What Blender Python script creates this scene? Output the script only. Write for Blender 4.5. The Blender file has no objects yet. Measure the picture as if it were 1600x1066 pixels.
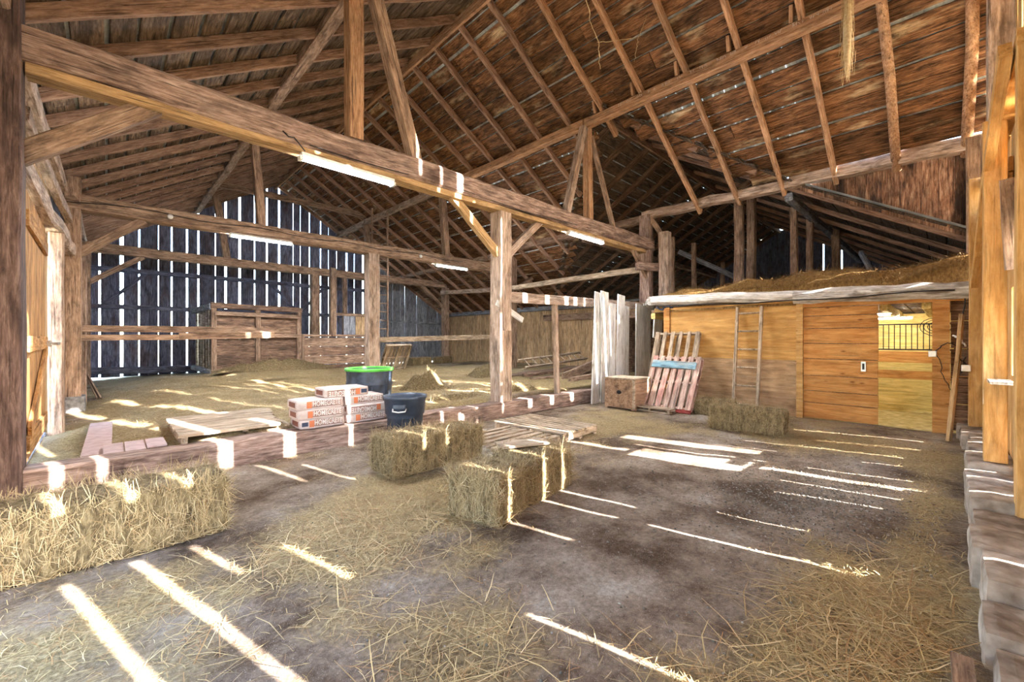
import bpy, math, random
import numpy as np
from mathutils import Matrix, Vector, noise

random.seed(7)
rng = np.random.default_rng(7)
scene = bpy.context.scene
COL = scene.collection

# ------------------------------------------------------------------ camera, world, sun, exposure
# world axes: X runs across the barn (left wall -> wing), Y along the ridge (near gable -> far gable), Z up, metres
FPX, HOR, EYE = 655.0, 530.0, 1.40
_th = math.atan(634.0 / 655.0)
CR, SR = math.cos(_th), math.sin(_th)
cam = bpy.data.objects.new('camera', bpy.data.cameras.new('camera'))
COL.objects.link(cam)
cam.location = (0, 0, EYE)
cam.rotation_euler = (math.pi / 2, 0, -math.atan2(SR, CR))
cam.data.sensor_width = 36.0
cam.data.lens = FPX / 1600 * 36
cam.data.shift_y = -(533 - HOR) / 1600
cam.data.clip_start = 0.02
scene.camera = cam

SUN_TAN, SUN_K = 0.50, 0.24          # sun elevation and its sideways drift per metre of depth
world = bpy.data.worlds.new('sky')
scene.world = world
world.use_nodes = True
wn = world.node_tree
wn.nodes.clear()
wo = wn.nodes.new('ShaderNodeOutputWorld')
wb = wn.nodes.new('ShaderNodeBackground')
sk = wn.nodes.new('ShaderNodeTexSky')
sk.sky_type = 'NISHITA'
sk.sun_disc = False
sk.sun_elevation = math.atan(SUN_TAN)
sk.sun_rotation = math.pi - 0.235
sk.air_density = 1.0
sk.dust_density = 1.5
wn.links.new(sk.outputs[0], wb.inputs[0])
wb.inputs[1].default_value = 1.05
wn.links.new(wb.outputs[0], wo.inputs[0])

sd = bpy.data.lights.new('sun', 'SUN')
sd.energy = 22.0
sd.angle = math.radians(0.5)
sd.color = (1.0, 0.97, 0.92)
sun = bpy.data.objects.new('sun', sd)
COL.objects.link(sun)
_sv = Vector((-SUN_K, 1.0, -SUN_TAN * math.hypot(1, SUN_K)))
sun.rotation_euler = _sv.to_track_quat('-Z', 'Y').to_euler()

scene.view_settings.view_transform = 'Standard'
scene.view_settings.look = 'None'
scene.view_settings.gamma = 1.0
scene.view_settings.use_curve_mapping = False
scene.view_settings.exposure = 2.0
scene.cycles.max_bounces = 6
scene.cycles.diffuse_bounces = 3
scene.cycles.adaptive_threshold = 0.07
scene.cycles.sample_clamp_indirect = 6.0
scene.cycles.use_denoising = True

# ------------------------------------------------------------------ helpers
WM = {}

def pix(x, y, u=None, v=None, z=None):
    """point of the photograph's ray through (x, y) on a plane of the building"""
    r = (x - 800) / FPX
    d = (CR * r + SR, -SR * r + CR, (HOR - y) / FPX)
    t = u / d[0] if u is not None else v / d[1] if v is not None else (z - EYE) / d[2]
    return Vector((d[0] * t, d[1] * t, EYE + d[2] * t))

def link(o, parent=None, M=None):
    COL.objects.link(o)
    M = M if M is not None else Matrix.Identity(4)
    if parent is not None:
        o.parent = parent
        o.matrix_basis = WM[parent.name].inverted() @ M
    else:
        o.matrix_basis = M
    WM[o.name] = M.copy()
    return o

def mesh(name, verts, faces, mat, parent=None, M=None, smooth=False):
    me = bpy.data.meshes.new(name)
    me.from_pydata([tuple(v) for v in verts], [], faces)
    me.update()
    if smooth:
        me.polygons.foreach_set('use_smooth', [True] * len(me.polygons))
    if mat is not None:
        me.materials.append(mat)
    o = bpy.data.objects.new(name, me)
    return link(o, parent, M)

def np_mesh(name, V, F, mat, parent=None, M=None, smooth=False):
    """fast mesh from arrays; F is (n, 4) or (n, 3)"""
    me = bpy.data.meshes.new(name)
    V = np.asarray(V, np.float32)
    F = np.asarray(F, np.int32)
    k = F.shape[1]
    me.vertices.add(len(V))
    me.vertices.foreach_set('co', V.ravel())
    me.loops.add(F.size)
    me.loops.foreach_set('vertex_index', F.ravel())
    me.polygons.add(len(F))
    me.polygons.foreach_set('loop_start', np.arange(0, F.size, k, dtype=np.int32))
    me.update(calc_edges=True)
    if smooth:
        me.polygons.foreach_set('use_smooth', np.ones(len(F), bool))
    if mat is not None:
        me.materials.append(mat)
    o = bpy.data.objects.new(name, me)
    return link(o, parent, M)

def tag(o, label=None, cat=None, group=None, kind=None):
    if label: o['label'] = label
    if cat: o['category'] = cat
    if group: o['group'] = group
    if kind: o['kind'] = kind
    return o

def thing(name, label, cat, loc=(0, 0, 0), rz=0.0, group=None, M=None):
    o = bpy.data.objects.new(name, None)
    o.empty_display_size = 0.1
    link(o, None, M if M is not None else Matrix.Translation(loc) @ Matrix.Rotation(rz, 4, 'Z'))
    return tag(o, label, cat, group)

def struct(name, label, cat='building'):
    o = bpy.data.objects.new(name, None)
    o.empty_display_size = 0.1
    link(o)
    return tag(o, label, cat, kind='structure')

def frame(p0, p1, up=(0, 0, 1), roll=0.0):
    p0, p1 = Vector(p0), Vector(p1)
    x = (p1 - p0).normalized()
    up = Vector(up)
    if abs(x.dot(up)) > 0.97:
        up = Vector((0, 1, 0))
    y = up.cross(x).normalized()
    z = x.cross(y)
    M = Matrix(((x.x, y.x, z.x, p0.x), (x.y, y.y, z.y, p0.y), (x.z, y.z, z.z, p0.z), (0, 0, 0, 1)))
    return M @ Matrix.Rotation(roll, 4, 'X'), (p1 - p0).length

def beam(name, p0, p1, w, h, mat, parent, up=(0, 0, 1), jit=0.006, seg=None, ch=0.12, roll=0.0, sag=0.0):
    """hewn timber: chamfered section, slightly wandering; local X is its length, w sideways, h along up"""
    M, L = frame(p0, p1, up, roll)
    seg = seg or max(2, min(8, int(L / 0.7)))
    c = ch * min(w, h)
    sec = [(-w/2+c, -h/2), (w/2-c, -h/2), (w/2, -h/2+c), (w/2, h/2-c), (w/2-c, h/2), (-w/2+c, h/2), (-w/2, h/2-c), (-w/2, -h/2+c)]
    V, F = [], []
    for i in range(seg + 1):
        t = i / seg
        oy, oz = random.uniform(-jit, jit), random.uniform(-jit, jit) - sag * 4 * t * (1 - t)
        for (a, b) in sec:
            V.append((L * t, a + oy + random.uniform(-jit, jit) * 0.5, b + oz + random.uniform(-jit, jit) * 0.5))
    for i in range(seg):
        for j in range(8):
            a, b = i * 8 + j, i * 8 + (j + 1) % 8
            F.append((a, b, b + 8, a + 8))
    F.append(tuple(reversed(range(8))))
    F.append(tuple(range(seg * 8, seg * 8 + 8)))
    return mesh(name, V, F, mat, parent, M)

def board(name, p0, p1, w, th, mat, parent, up=(0, 0, 1), jit=0.003, roll=0.0):
    """sawn board: w sideways, th along up"""
    M, L = frame(p0, p1, up, roll)
    V = []
    for x in (0, L):
        for (a, b) in ((-w/2, -th/2), (w/2, -th/2), (w/2, th/2), (-w/2, th/2)):
            V.append((x + random.uniform(-jit, jit), a + random.uniform(-jit, jit), b))
    F = [(3, 2, 1, 0), (4, 5, 6, 7), (0, 1, 5, 4), (1, 2, 6, 5), (2, 3, 7, 6), (3, 0, 4, 7)]
    return mesh(name, V, F, mat, parent, M)

def box(name, lo, hi, mat, parent=None, M=None, bev=0.0):
    (a, b, c), (d, e, f) = lo, hi
    if bev <= 0:
        V = [(a,b,c),(d,b,c),(d,e,c),(a,e,c),(a,b,f),(d,b,f),(d,e,f),(a,e,f)]
        F = [(3,2,1,0),(4,5,6,7),(0,1,5,4),(1,2,6,5),(2,3,7,6),(3,0,4,7)]
        return mesh(name, V, F, mat, parent, M)
    import bmesh
    bm = bmesh.new()
    bmesh.ops.create_cube(bm, size=1)
    for vv in bm.verts:
        vv.co = Vector((a + (d-a)*(vv.co.x+.5), b + (e-b)*(vv.co.y+.5), c + (f-c)*(vv.co.z+.5)))
    bmesh.ops.bevel(bm, geom=list(bm.edges), offset=bev, segments=2, affect='EDGES', profile=0.5)
    me = bpy.data.meshes.new(name)
    bm.to_mesh(me); bm.free()
    me.materials.append(mat)
    return link(bpy.data.objects.new(name, me), parent, M)

def lathe(name, prof, mat, parent=None, M=None, n=32, smooth=True):
    V, F = [], []
    for (r, z) in prof:
        for k in range(n):
            a = 2 * math.pi * k / n
            V.append((r * math.cos(a), r * math.sin(a), z))
    for i in range(len(prof) - 1):
        for k in range(n):
            F.append((i*n + k, i*n + (k+1) % n, (i+1)*n + (k+1) % n, (i+1)*n + k))
    F.append(tuple(reversed(range(n))))
    F.append(tuple(range((len(prof)-1)*n, len(prof)*n)))
    return mesh(name, V, F, mat, parent, M, smooth)

def tube(name, pts, r, mat, parent=None, n=6, M=None):
    V, F = [], []
    pts = [Vector(p) for p in pts]
    for i, p in enumerate(pts):
        d = (pts[min(i+1, len(pts)-1)] - pts[max(i-1, 0)]).normalized()
        a = d.orthogonal().normalized() if i == 0 else (pa - d * pa.dot(d)).normalized()
        pa = a
        b = d.cross(a)
        rr = r[i] if isinstance(r, (list, tuple)) else r
        for k in range(n):
            t = 2 * math.pi * k / n
            V.append(p + a * math.cos(t) * rr + b * math.sin(t) * rr)
    for i in range(len(pts) - 1):
        for k in range(n):
            F.append((i*n + k, i*n + (k+1) % n, (i+1)*n + (k+1) % n, (i+1)*n + k))
    F.append(tuple(reversed(range(n))))
    F.append(tuple(range((len(pts)-1)*n, len(pts)*n)))
    return mesh(name, V, F, mat, parent, M, True)

def strands(name, P, D, N, L, W, mat, parent=None, M=None, bend=0.25):
    """one ribbon of three joints per straw; P root, D direction, N lift direction"""
    n = len(P)
    D = D / np.linalg.norm(D, axis=1, keepdims=True)
    S = np.cross(D, N)
    S /= np.linalg.norm(S, axis=1, keepdims=True) + 1e-9
    L = L[:, None]; W = W[:, None]
    B = (S * rng.uniform(-bend, bend, (n, 1)) + N * rng.uniform(-bend * .3, bend, (n, 1))) * L
    p0 = P
    p1 = P + D * L * .5 + B * .35
    p2 = P + D * L + B * .1
    V = np.stack([p0 - S*W, p0 + S*W, p1 - S*W, p1 + S*W, p2 - S*W*.6, p2 + S*W*.6], 1).reshape(-1, 3)
    i = np.arange(n)[:, None] * 6
    F = np.concatenate([i + np.array([[0, 1, 3, 2]]), i + np.array([[2, 3, 5, 4]])], 1).reshape(-1, 4)
    return np_mesh(name, V, F, mat, parent, M)

def grid_box(Lx, Ly, Lz, st, rad, amp, seed, flakes=.6):
    """closed rounded block with uneven faces, base at z = 0"""
    import bmesh
    bm = bmesh.new()
    nx, ny, nz = max(2, int(Lx/st)), max(2, int(Ly/st)), max(2, int(Lz/st))
    def g(f, a, b):
        vs = [[bm.verts.new(f(i / a, j / b)) for j in range(b + 1)] for i in range(a + 1)]
        for i in range(a):
            for j in range(b):
                bm.faces.new((vs[i][j], vs[i+1][j], vs[i+1][j+1], vs[i][j+1]))
    x0, x1, y0, y1 = -Lx/2, Lx/2, -Ly/2, Ly/2
    g(lambda s, t: (x0 + Lx*s, y0 + Ly*t, Lz), nx, ny)
    g(lambda s, t: (x0 + Lx*t, y0 + Ly*s, 0), ny, nx)
    g(lambda s, t: (x0 + Lx*s, y0, Lz*t), nx, nz)
    g(lambda s, t: (x0 + Lx*t, y1, Lz*s), nz, nx)
    g(lambda s, t: (x0, y0 + Ly*t, Lz*s), nz, ny)
    g(lambda s, t: (x1, y0 + Ly*s, Lz*t), ny, nz)
    bmesh.ops.remove_doubles(bm, verts=bm.verts, dist=1e-5)
    for v in bm.verts:
        p = v.co
        q = Vector((max(x0+rad, min(x1-rad, p.x)), max(y0+rad, min(y1-rad, p.y)), max(rad, min(Lz-rad, p.z))))
        d = p - q
        if d.length > 1e-6:
            p = q + d.normalized() * rad
        n = d.normalized() if d.length > 1e-6 else Vector((0, 0, 1))
        f = noise.noise(Vector((p.x*6 + seed, p.y*6, p.z*6))) + .7 * noise.noise(Vector((p.x*16 + seed, p.y*16, p.z*10)))
        f += flakes * math.sin(p.x * 36 + seed + 3*noise.noise(Vector((p.x*3, p.y*3, seed))))     # pressed flakes
        v.co = p + n * amp * f
        v.co.z = max(0, v.co.z)
    me = bpy.data.meshes.new('hay_bale')
    bm.normal_update()
    bm.to_mesh(me); bm.free()
    me.polygons.foreach_set('use_smooth', [True] * len(me.polygons))
    return me

# ------------------------------------------------------------------ materials
def S(r, g, b):
    f = lambda c: (c/255/12.92) if c/255 <= 0.04045 else ((c/255 + 0.055)/1.055) ** 2.4
    return (f(r), f(g), f(b), 1.0)

def newmat(name):
    m = bpy.data.materials.new(name)
    m.use_nodes = True
    nt = m.node_tree
    return m, nt, nt.nodes['Principled BSDF']

def N_(nt, kind, **kw):
    n = nt.nodes.new(kind)
    for k, v in kw.items():
        setattr(n, k, v)
    return n

def ramp(nt, stops):
    r = nt.nodes.new('ShaderNodeValToRGB')
    e = r.color_ramp.elements
    while len(e) < len(stops): e.new(0.5)
    for el, (p, c) in zip(e, stops):
        el.position = p; el.color = c
    return r

def wood(name, dark, mid, light, var=0.3, grain=1.0, rough=0.8, stain=None, stain_amt=0.0, stain_scale=1.5, knots=0.0, bump=0.5, stain_lo=0.52, blotch=0.5, crack=0.6):
    """grain along local X, each piece with its own offset and tone"""
    m, nt, bs = newmat(name)
    L = nt.links.new
    tc = N_(nt, 'ShaderNodeTexCoord'); oi = N_(nt, 'ShaderNodeObjectInfo')
    add = N_(nt, 'ShaderNodeVectorMath', operation='ADD')
    mul = N_(nt, 'ShaderNodeVectorMath', operation='SCALE')
    cmb = N_(nt, 'ShaderNodeCombineXYZ')
    for i in range(3): L(oi.outputs['Random'], cmb.inputs[i])
    L(cmb.outputs[0], mul.inputs[0]); mul.inputs['Scale'].default_value = 37.0
    L(tc.outputs['Object'], add.inputs[0]); L(mul.outputs[0], add.inputs[1])
    def noi(sc, mapping, det, rgh=.6, dist=0.0):
        mp = N_(nt, 'ShaderNodeMapping'); mp.inputs['Scale'].default_value = mapping
        L(add.outputs[0], mp.inputs[0])
        n = N_(nt, 'ShaderNodeTexNoise'); n.inputs['Scale'].default_value = sc; n.inputs['Detail'].default_value = det
        n.inputs['Roughness'].default_value = rgh; n.inputs['Distortion'].default_value = dist
        L(mp.outputs[0], n.inputs['Vector']); return n
    n1 = noi(2.4, (1.5 * grain, 14 * grain, 14 * grain), 5, .7, .5)
    r1 = ramp(nt, [(0.32, dark), (0.5, mid), (0.68, light)])
    L(n1.outputs[0], r1.inputs[0])
    col = r1.outputs[0]
    n2 = noi(stain_scale, (.7, 2.2, 2.2), 4)
    if stain:
        rs = ramp(nt, [(stain_lo, (0, 0, 0, 1)), (stain_lo + .12, (stain_amt,) * 3 + (1,))])
        L(n2.outputs[0], rs.inputs[0])
        mx = N_(nt, 'ShaderNodeMix', data_type='RGBA')
        L(rs.outputs[0], mx.inputs[0]); L(col, mx.inputs[6]); mx.inputs[7].default_value = stain
        col = mx.outputs[2]
    n3 = noi(2.6, (1.1, 3.2, 3.2), 5, .7, .3)          # weathering: blotches and drying cracks
    lo, hi = 1 - blotch, 1 + .5 * blotch
    rb_ = ramp(nt, [(.34, (lo, lo, lo, 1)), (.5, (1, 1, 1, 1)), (.66, (hi, hi, hi, 1))])
    L(n3.outputs[0], rb_.inputs[0])
    mb = N_(nt, 'ShaderNodeMix', data_type='RGBA', blend_type='MULTIPLY'); mb.inputs[0].default_value = 1.0
    L(col, mb.inputs[6]); L(rb_.outputs[0], mb.inputs[7]); col = mb.outputs[2]
    if crack:
        n4 = noi(1.6, (.7, 26, 26), 2)
        c_ = 1 - crack
        rc = ramp(nt, [(.33, (c_, c_, c_, 1)), (.39, (1, 1, 1, 1))])
        L(n4.outputs[0], rc.inputs[0])
        mc = N_(nt, 'ShaderNodeMix', data_type='RGBA', blend_type='MULTIPLY'); mc.inputs[0].default_value = 1.0
        L(col, mc.inputs[6]); L(rc.outputs[0], mc.inputs[7]); col = mc.outputs[2]
    if knots:
        vo = N_(nt, 'ShaderNodeTexVoronoi'); vo.inputs['Scale'].default_value = 3.2
        mp3 = N_(nt, 'ShaderNodeMapping'); mp3.inputs['Scale'].default_value = (.8, 2.0, 2.0)
        L(add.outputs[0], mp3.inputs[0]); L(mp3.outputs[0], vo.inputs['Vector'])
        rk = ramp(nt, [(0.03, (knots,) * 3 + (1,)), (0.13, (0, 0, 0, 1))])
        L(vo.outputs['Distance'], rk.inputs[0])
        mk = N_(nt, 'ShaderNodeMix', data_type='RGBA')
        L(rk.outputs[0], mk.inputs[0]); L(col, mk.inputs[6]); mk.inputs[7].default_value = (dark[0]*.5, dark[1]*.4, dark[2]*.4, 1)
        col = mk.outputs[2]
    hs = N_(nt, 'ShaderNodeHueSaturation')
    ma = N_(nt, 'ShaderNodeMath', operation='MULTIPLY_ADD'); ma.inputs[1].default_value = var; ma.inputs[2].default_value = 1 - var / 2
    L(oi.outputs['Random'], ma.inputs[0]); L(ma.outputs[0], hs.inputs['Value'])
    L(col, hs.inputs['Color']); L(hs.outputs[0], bs.inputs['Base Color'])
    bs.inputs['Roughness'].default_value = rough
    bs.inputs['Specular IOR Level'].default_value = 0.25
    bp = N_(nt, 'ShaderNodeBump'); bp.inputs['Strength'].default_value = bump; bp.inputs['Distance'].default_value = 0.01
    L(n1.outputs[0], bp.inputs['Height']); L(bp.outputs[0], bs.inputs['Normal'])
    return m

def plain(name, col, rough=0.6, metal=0.0, mottle=None, mscale=8.0, spec=0.4, bump=0.0):
    m, nt, bs = newmat(name)
    bs.inputs['Roughness'].default_value = rough
    bs.inputs['Metallic'].default_value = metal
    bs.inputs['Specular IOR Level'].default_value = spec
    tc = N_(nt, 'ShaderNodeTexCoord')
    n = N_(nt, 'ShaderNodeTexNoise'); n.inputs['Scale'].default_value = mscale; n.inputs['Detail'].default_value = 6
    nt.links.new(tc.outputs['Object'], n.inputs['Vector'])
    c2 = mottle or tuple(c * .75 for c in col[:3]) + (1,)
    r = ramp(nt, [(0.35, c2), (0.62, col)])
    nt.links.new(n.outputs[0], r.inputs[0]); nt.links.new(r.outputs[0], bs.inputs['Base Color'])
    if bump:
        bp = N_(nt, 'ShaderNodeBump'); bp.inputs['Strength'].default_value = bump; bp.inputs['Distance'].default_value = 0.02
        nt.links.new(n.outputs[0], bp.inputs['Height']); nt.links.new(bp.outputs[0], bs.inputs['Normal'])
    return m

def emit(name, col, strength):
    m, nt, bs = newmat(name)
    bs.inputs['Base Color'].default_value = (.9, .9, .9, 1)
    bs.inputs['Emission Color'].default_value = col
    bs.inputs['Emission Strength'].default_value = strength
    return m

def strawmat(name, cols):
    m, nt, bs = newmat(name)
    g = N_(nt, 'ShaderNodeNewGeometry')
    r = ramp(nt, [(i / (len(cols) - 1), c) for i, c in enumerate(cols)])
    nt.links.new(g.outputs['Random Per Island'], r.inputs[0])
    nt.links.new(r.outputs[0], bs.inputs['Base Color'])
    bs.inputs['Roughness'].default_value = .6
    bs.inputs['Specular IOR Level'].default_value = 0.3
    return m

def haymat(name, a, b, c, scale=9.0):
    m, nt, bs = newmat(name)
    tc = N_(nt, 'ShaderNodeTexCoord')
    mp = N_(nt, 'ShaderNodeMapping'); mp.inputs['Scale'].default_value = (3, 3, 1)
    n = N_(nt, 'ShaderNodeTexNoise'); n.inputs['Scale'].default_value = scale; n.inputs['Detail'].default_value = 9; n.inputs['Roughness'].default_value = .75
    nt.links.new(tc.outputs['Object'], mp.inputs[0]); nt.links.new(mp.outputs[0], n.inputs['Vector'])
    r = ramp(nt, [(0.32, a), (0.5, b), (0.66, c)])
    nt.links.new(n.outputs[0], r.inputs[0]); nt.links.new(r.outputs[0], bs.inputs['Base Color'])
    bs.inputs['Roughness'].default_value = .9
    bs.inputs['Specular IOR Level'].default_value = 0.1
    bp = N_(nt, 'ShaderNodeBump'); bp.inputs['Strength'].default_value = .9; bp.inputs['Distance'].default_value = 0.03
    nt.links.new(n.outputs[0], bp.inputs['Height']); nt.links.new(bp.outputs[0], bs.inputs['Normal'])
    return m

M_HEWN = wood('hewn_beam', S(96, 76, 68), S(146, 122, 110), S(184, 162, 150), stain=S(74, 56, 52), stain_amt=.65, stain_scale=1.6, stain_lo=.54, var=.2, blotch=.45)
M_TIMBER = wood('timber', S(106, 82, 68), S(156, 130, 110), S(188, 162, 142), stain=S(104, 80, 68), stain_amt=.5, var=.3)
M_POST = wood('pale_timber', S(132, 110, 96), S(176, 154, 138), S(206, 188, 174), stain=S(140, 108, 86), stain_amt=.5, var=.2)
M_NEWLUM = wood('new_lumber', S(140, 108, 72), S(174, 142, 102), S(198, 167, 125), var=.2, bump=.2, blotch=.35)
M_RAFTER = wood('rafter_wood', S(110, 82, 66), S(156, 124, 104), S(186, 156, 134), var=.35, blotch=.35)
M_RAFTER2 = wood('rafter_warm', S(128, 90, 64), S(180, 140, 108), S(204, 168, 136), var=.3, blotch=.35)
M_ROOFB = wood('roof_board', S(46, 29, 20), S(112, 78, 52), S(152, 113, 79), stain=S(192, 170, 136), stain_amt=.75, stain_scale=1.5, stain_lo=.58, var=.75, knots=.6, blotch=.75)
M_ROOFL = wood('roof_board_dull', S(66, 52, 41), S(110, 91, 73), S(144, 124, 104), stain=S(54, 44, 38), stain_amt=.6, var=.5, blotch=.6)
M_WINGB = wood('wing_board', S(52, 42, 34), S(90, 76, 64), S(122, 106, 92), var=.5, blotch=.6)
M_DARKP = wood('dark_post', S(64, 48, 44), S(104, 84, 78), S(142, 120, 110), var=.1, stain=S(60, 46, 44), stain_amt=.6, blotch=.4)
M_WINGR = wood('wing_rafter', S(70, 52, 42), S(112, 88, 72), S(140, 114, 96), var=.3)
M_TRI = wood('stained_board', S(66, 44, 34), S(140, 104, 80), S(184, 154, 128), stain=S(54, 44, 42), stain_amt=.9, stain_scale=1.0, stain_lo=.48, var=1.0, blotch=.5)
M_GREY = wood('weathered_grey', S(94, 98, 110), S(144, 149, 161), S(188, 193, 202), var=.35, stain=S(108, 102, 104), stain_amt=.5, blotch=.4)
M_GABLE = wood('gable_board', S(70, 74, 92), S(104, 110, 134), S(140, 146, 170), var=.35, stain=S(92, 76, 76), stain_amt=.6)  # bluer and lighter than the wood: veiling glare put into the colour
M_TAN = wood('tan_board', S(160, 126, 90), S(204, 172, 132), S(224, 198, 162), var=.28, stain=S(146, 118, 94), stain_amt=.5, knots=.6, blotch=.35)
M_PLY = wood('plywood', S(180, 132, 72), S(204, 156, 92), S(220, 178, 116), var=.1, grain=.4, stain=S(182, 134, 76), stain_amt=.5, bump=.1, knots=.3, blotch=.2, crack=.15)
M_PLYLOW = wood('plywood_dull', S(160, 126, 94), S(186, 152, 116), S(204, 174, 140), var=.1, grain=.4, stain=S(150, 118, 90), stain_amt=.6, bump=.1, blotch=.3, crack=.2)
M_PINE = wood('pine_plank', S(166, 108, 54), S(196, 140, 80), S(214, 164, 104), var=.18, grain=.5, knots=.9, bump=.15, blotch=.25, crack=.3)
M_GOLD = wood('golden_pine', S(172, 128, 72), S(198, 154, 96), S(214, 176, 122), var=.15, grain=.6, knots=.7, bump=.15, blotch=.25, crack=.3)
M_STALL = wood('stall_plank', S(178, 150, 86), S(214, 190, 122), S(232, 212, 150), var=.2, grain=.5, knots=.5, bump=.15, blotch=.2, crack=.3)
M_STALLF = plain('stall_floor', S(214, 196, 142), .9, mottle=S(178, 156, 100), mscale=9)
M_WHITE = wood('whitewashed', S(186, 182, 178), S(220, 219, 218), S(240, 240, 240), var=.08, stain=S(140, 124, 108), stain_amt=.85, stain_scale=3.0, stain_lo=.62, blotch=.15)
M_LOG = wood('whitewashed_log', S(150, 140, 130), S(200, 194, 186), S(236, 234, 230), var=.1, stain=S(116, 100, 86), stain_amt=.85, stain_scale=2.4, stain_lo=.53, blotch=.3)
M_PALLET = wood('pallet_wood', S(128, 108, 88), S(174, 154, 132), S(204, 188, 168), var=.35)
M_PALRED = wood('pallet_pink', S(150, 116, 104), S(190, 160, 146), S(214, 190, 176), var=.2, stain=S(190, 120, 112), stain_amt=.5)
M_BLUE = wood('blue_paint', S(98, 138, 160), S(130, 168, 186), S(170, 192, 198), var=.1, stain=S(170, 164, 150), stain_amt=.8)
M_REDP = wood('red_paint', S(150, 60, 58), S(178, 78, 74), S(196, 110, 100), var=.1)
M_BROWNBX = wood('box_ply', S(132, 102, 80), S(164, 132, 106), S(186, 156, 130), var=.1, grain=.5, stain=S(118, 92, 76), stain_amt=.5)
M_CRATE = wood('crate_plank', S(78, 60, 50), S(128, 102, 86), S(168, 140, 118), var=.4, stain=S(68, 58, 54), stain_amt=.6)
M_DOORL = wood('door_plank', S(142, 98, 54), S(184, 136, 84), S(206, 164, 112), var=.25, stain=S(130, 88, 66), stain_amt=.4)
M_STONE = plain('foundation_stone', S(178, 166, 154), .9, mottle=S(110, 96, 84), mscale=6, bump=1.0, spec=.2)
M_CONC = plain('concrete_block', S(150, 150, 152), .9, mottle=S(108, 106, 108), mscale=14, bump=.4, spec=.2)
M_METAL = plain('galvanised', S(206, 212, 210), .5, .25, mottle=S(150, 156, 156), mscale=3)
M_STEEL = plain('steel', S(190, 190, 190), .35, .9)
M_IRON = plain('dark_iron', S(44, 42, 44), .5, .4)
M_BLACK = plain('black_cable', S(22, 20, 22), .5)
M_WHITEP = plain('white_plastic', S(232, 232, 230), .4)
M_NAVY = plain('bin_plastic', S(66, 76, 92), .45, mottle=S(48, 56, 70), mscale=7)
M_DRUM = plain('drum_plastic', S(62, 74, 92), .5, mottle=S(36, 42, 54), mscale=9)
M_GREEN = plain('green_rim', S(104, 200, 84), .4, mottle=S(84, 180, 70))
M_BAG = plain('bag_paper', S(202, 188, 184), .8, mottle=S(186, 170, 164), mscale=12)
M_ORANGE = plain('orange_print', S(206, 120, 80), .7, mottle=S(196, 108, 70))
M_BAND = plain('band_print', S(190, 158, 146), .7)
M_INK = plain('white_print', S(226, 220, 216), .7)
M_NINK = plain('navy_print', S(58, 68, 92), .7)
M_DINK = plain('dark_print', S(120, 74, 62), .7)
M_PINK = plain('pink_sheet', S(196, 176, 176), .8, mottle=S(178, 156, 156), mscale=10)
M_CHALK = plain('chalk', S(222, 214, 204), .9)
M_ROPE = plain('twine', S(206, 184, 142), .9, mottle=S(176, 150, 110), mscale=30)
M_GROUND = plain('outside_ground', S(190, 180, 150), .95, mottle=S(160, 150, 120), mscale=.4)
M_TUBE = emit('lit_tube', (.95, .97, 1.0, 1), 150.0)
M_LAMP = emit('lit_bulb', (1.0, .9, .7, 1), 40.0)
M_STRAW = strawmat('loose_straw', [S(120, 98, 66), S(172, 148, 100), S(200, 178, 128), S(150, 136, 98), S(162, 120, 76), S(222, 204, 160)])
M_HAYS = strawmat('hay_straw', [S(96, 82, 58), S(150, 130, 94), S(180, 158, 118), S(124, 108, 76), S(196, 176, 136), S(144, 112, 74)])
M_HAYB = haymat('bale_hay', S(66, 56, 40), S(118, 102, 74), S(160, 142, 108))
M_LOFTHAY = haymat('loft_hay', S(88, 66, 38), S(138, 106, 62), S(168, 136, 86))
M_LOFTS = strawmat('loft_straw', [S(110, 84, 48), S(150, 116, 68), S(176, 142, 92), S(126, 96, 56)])

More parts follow.
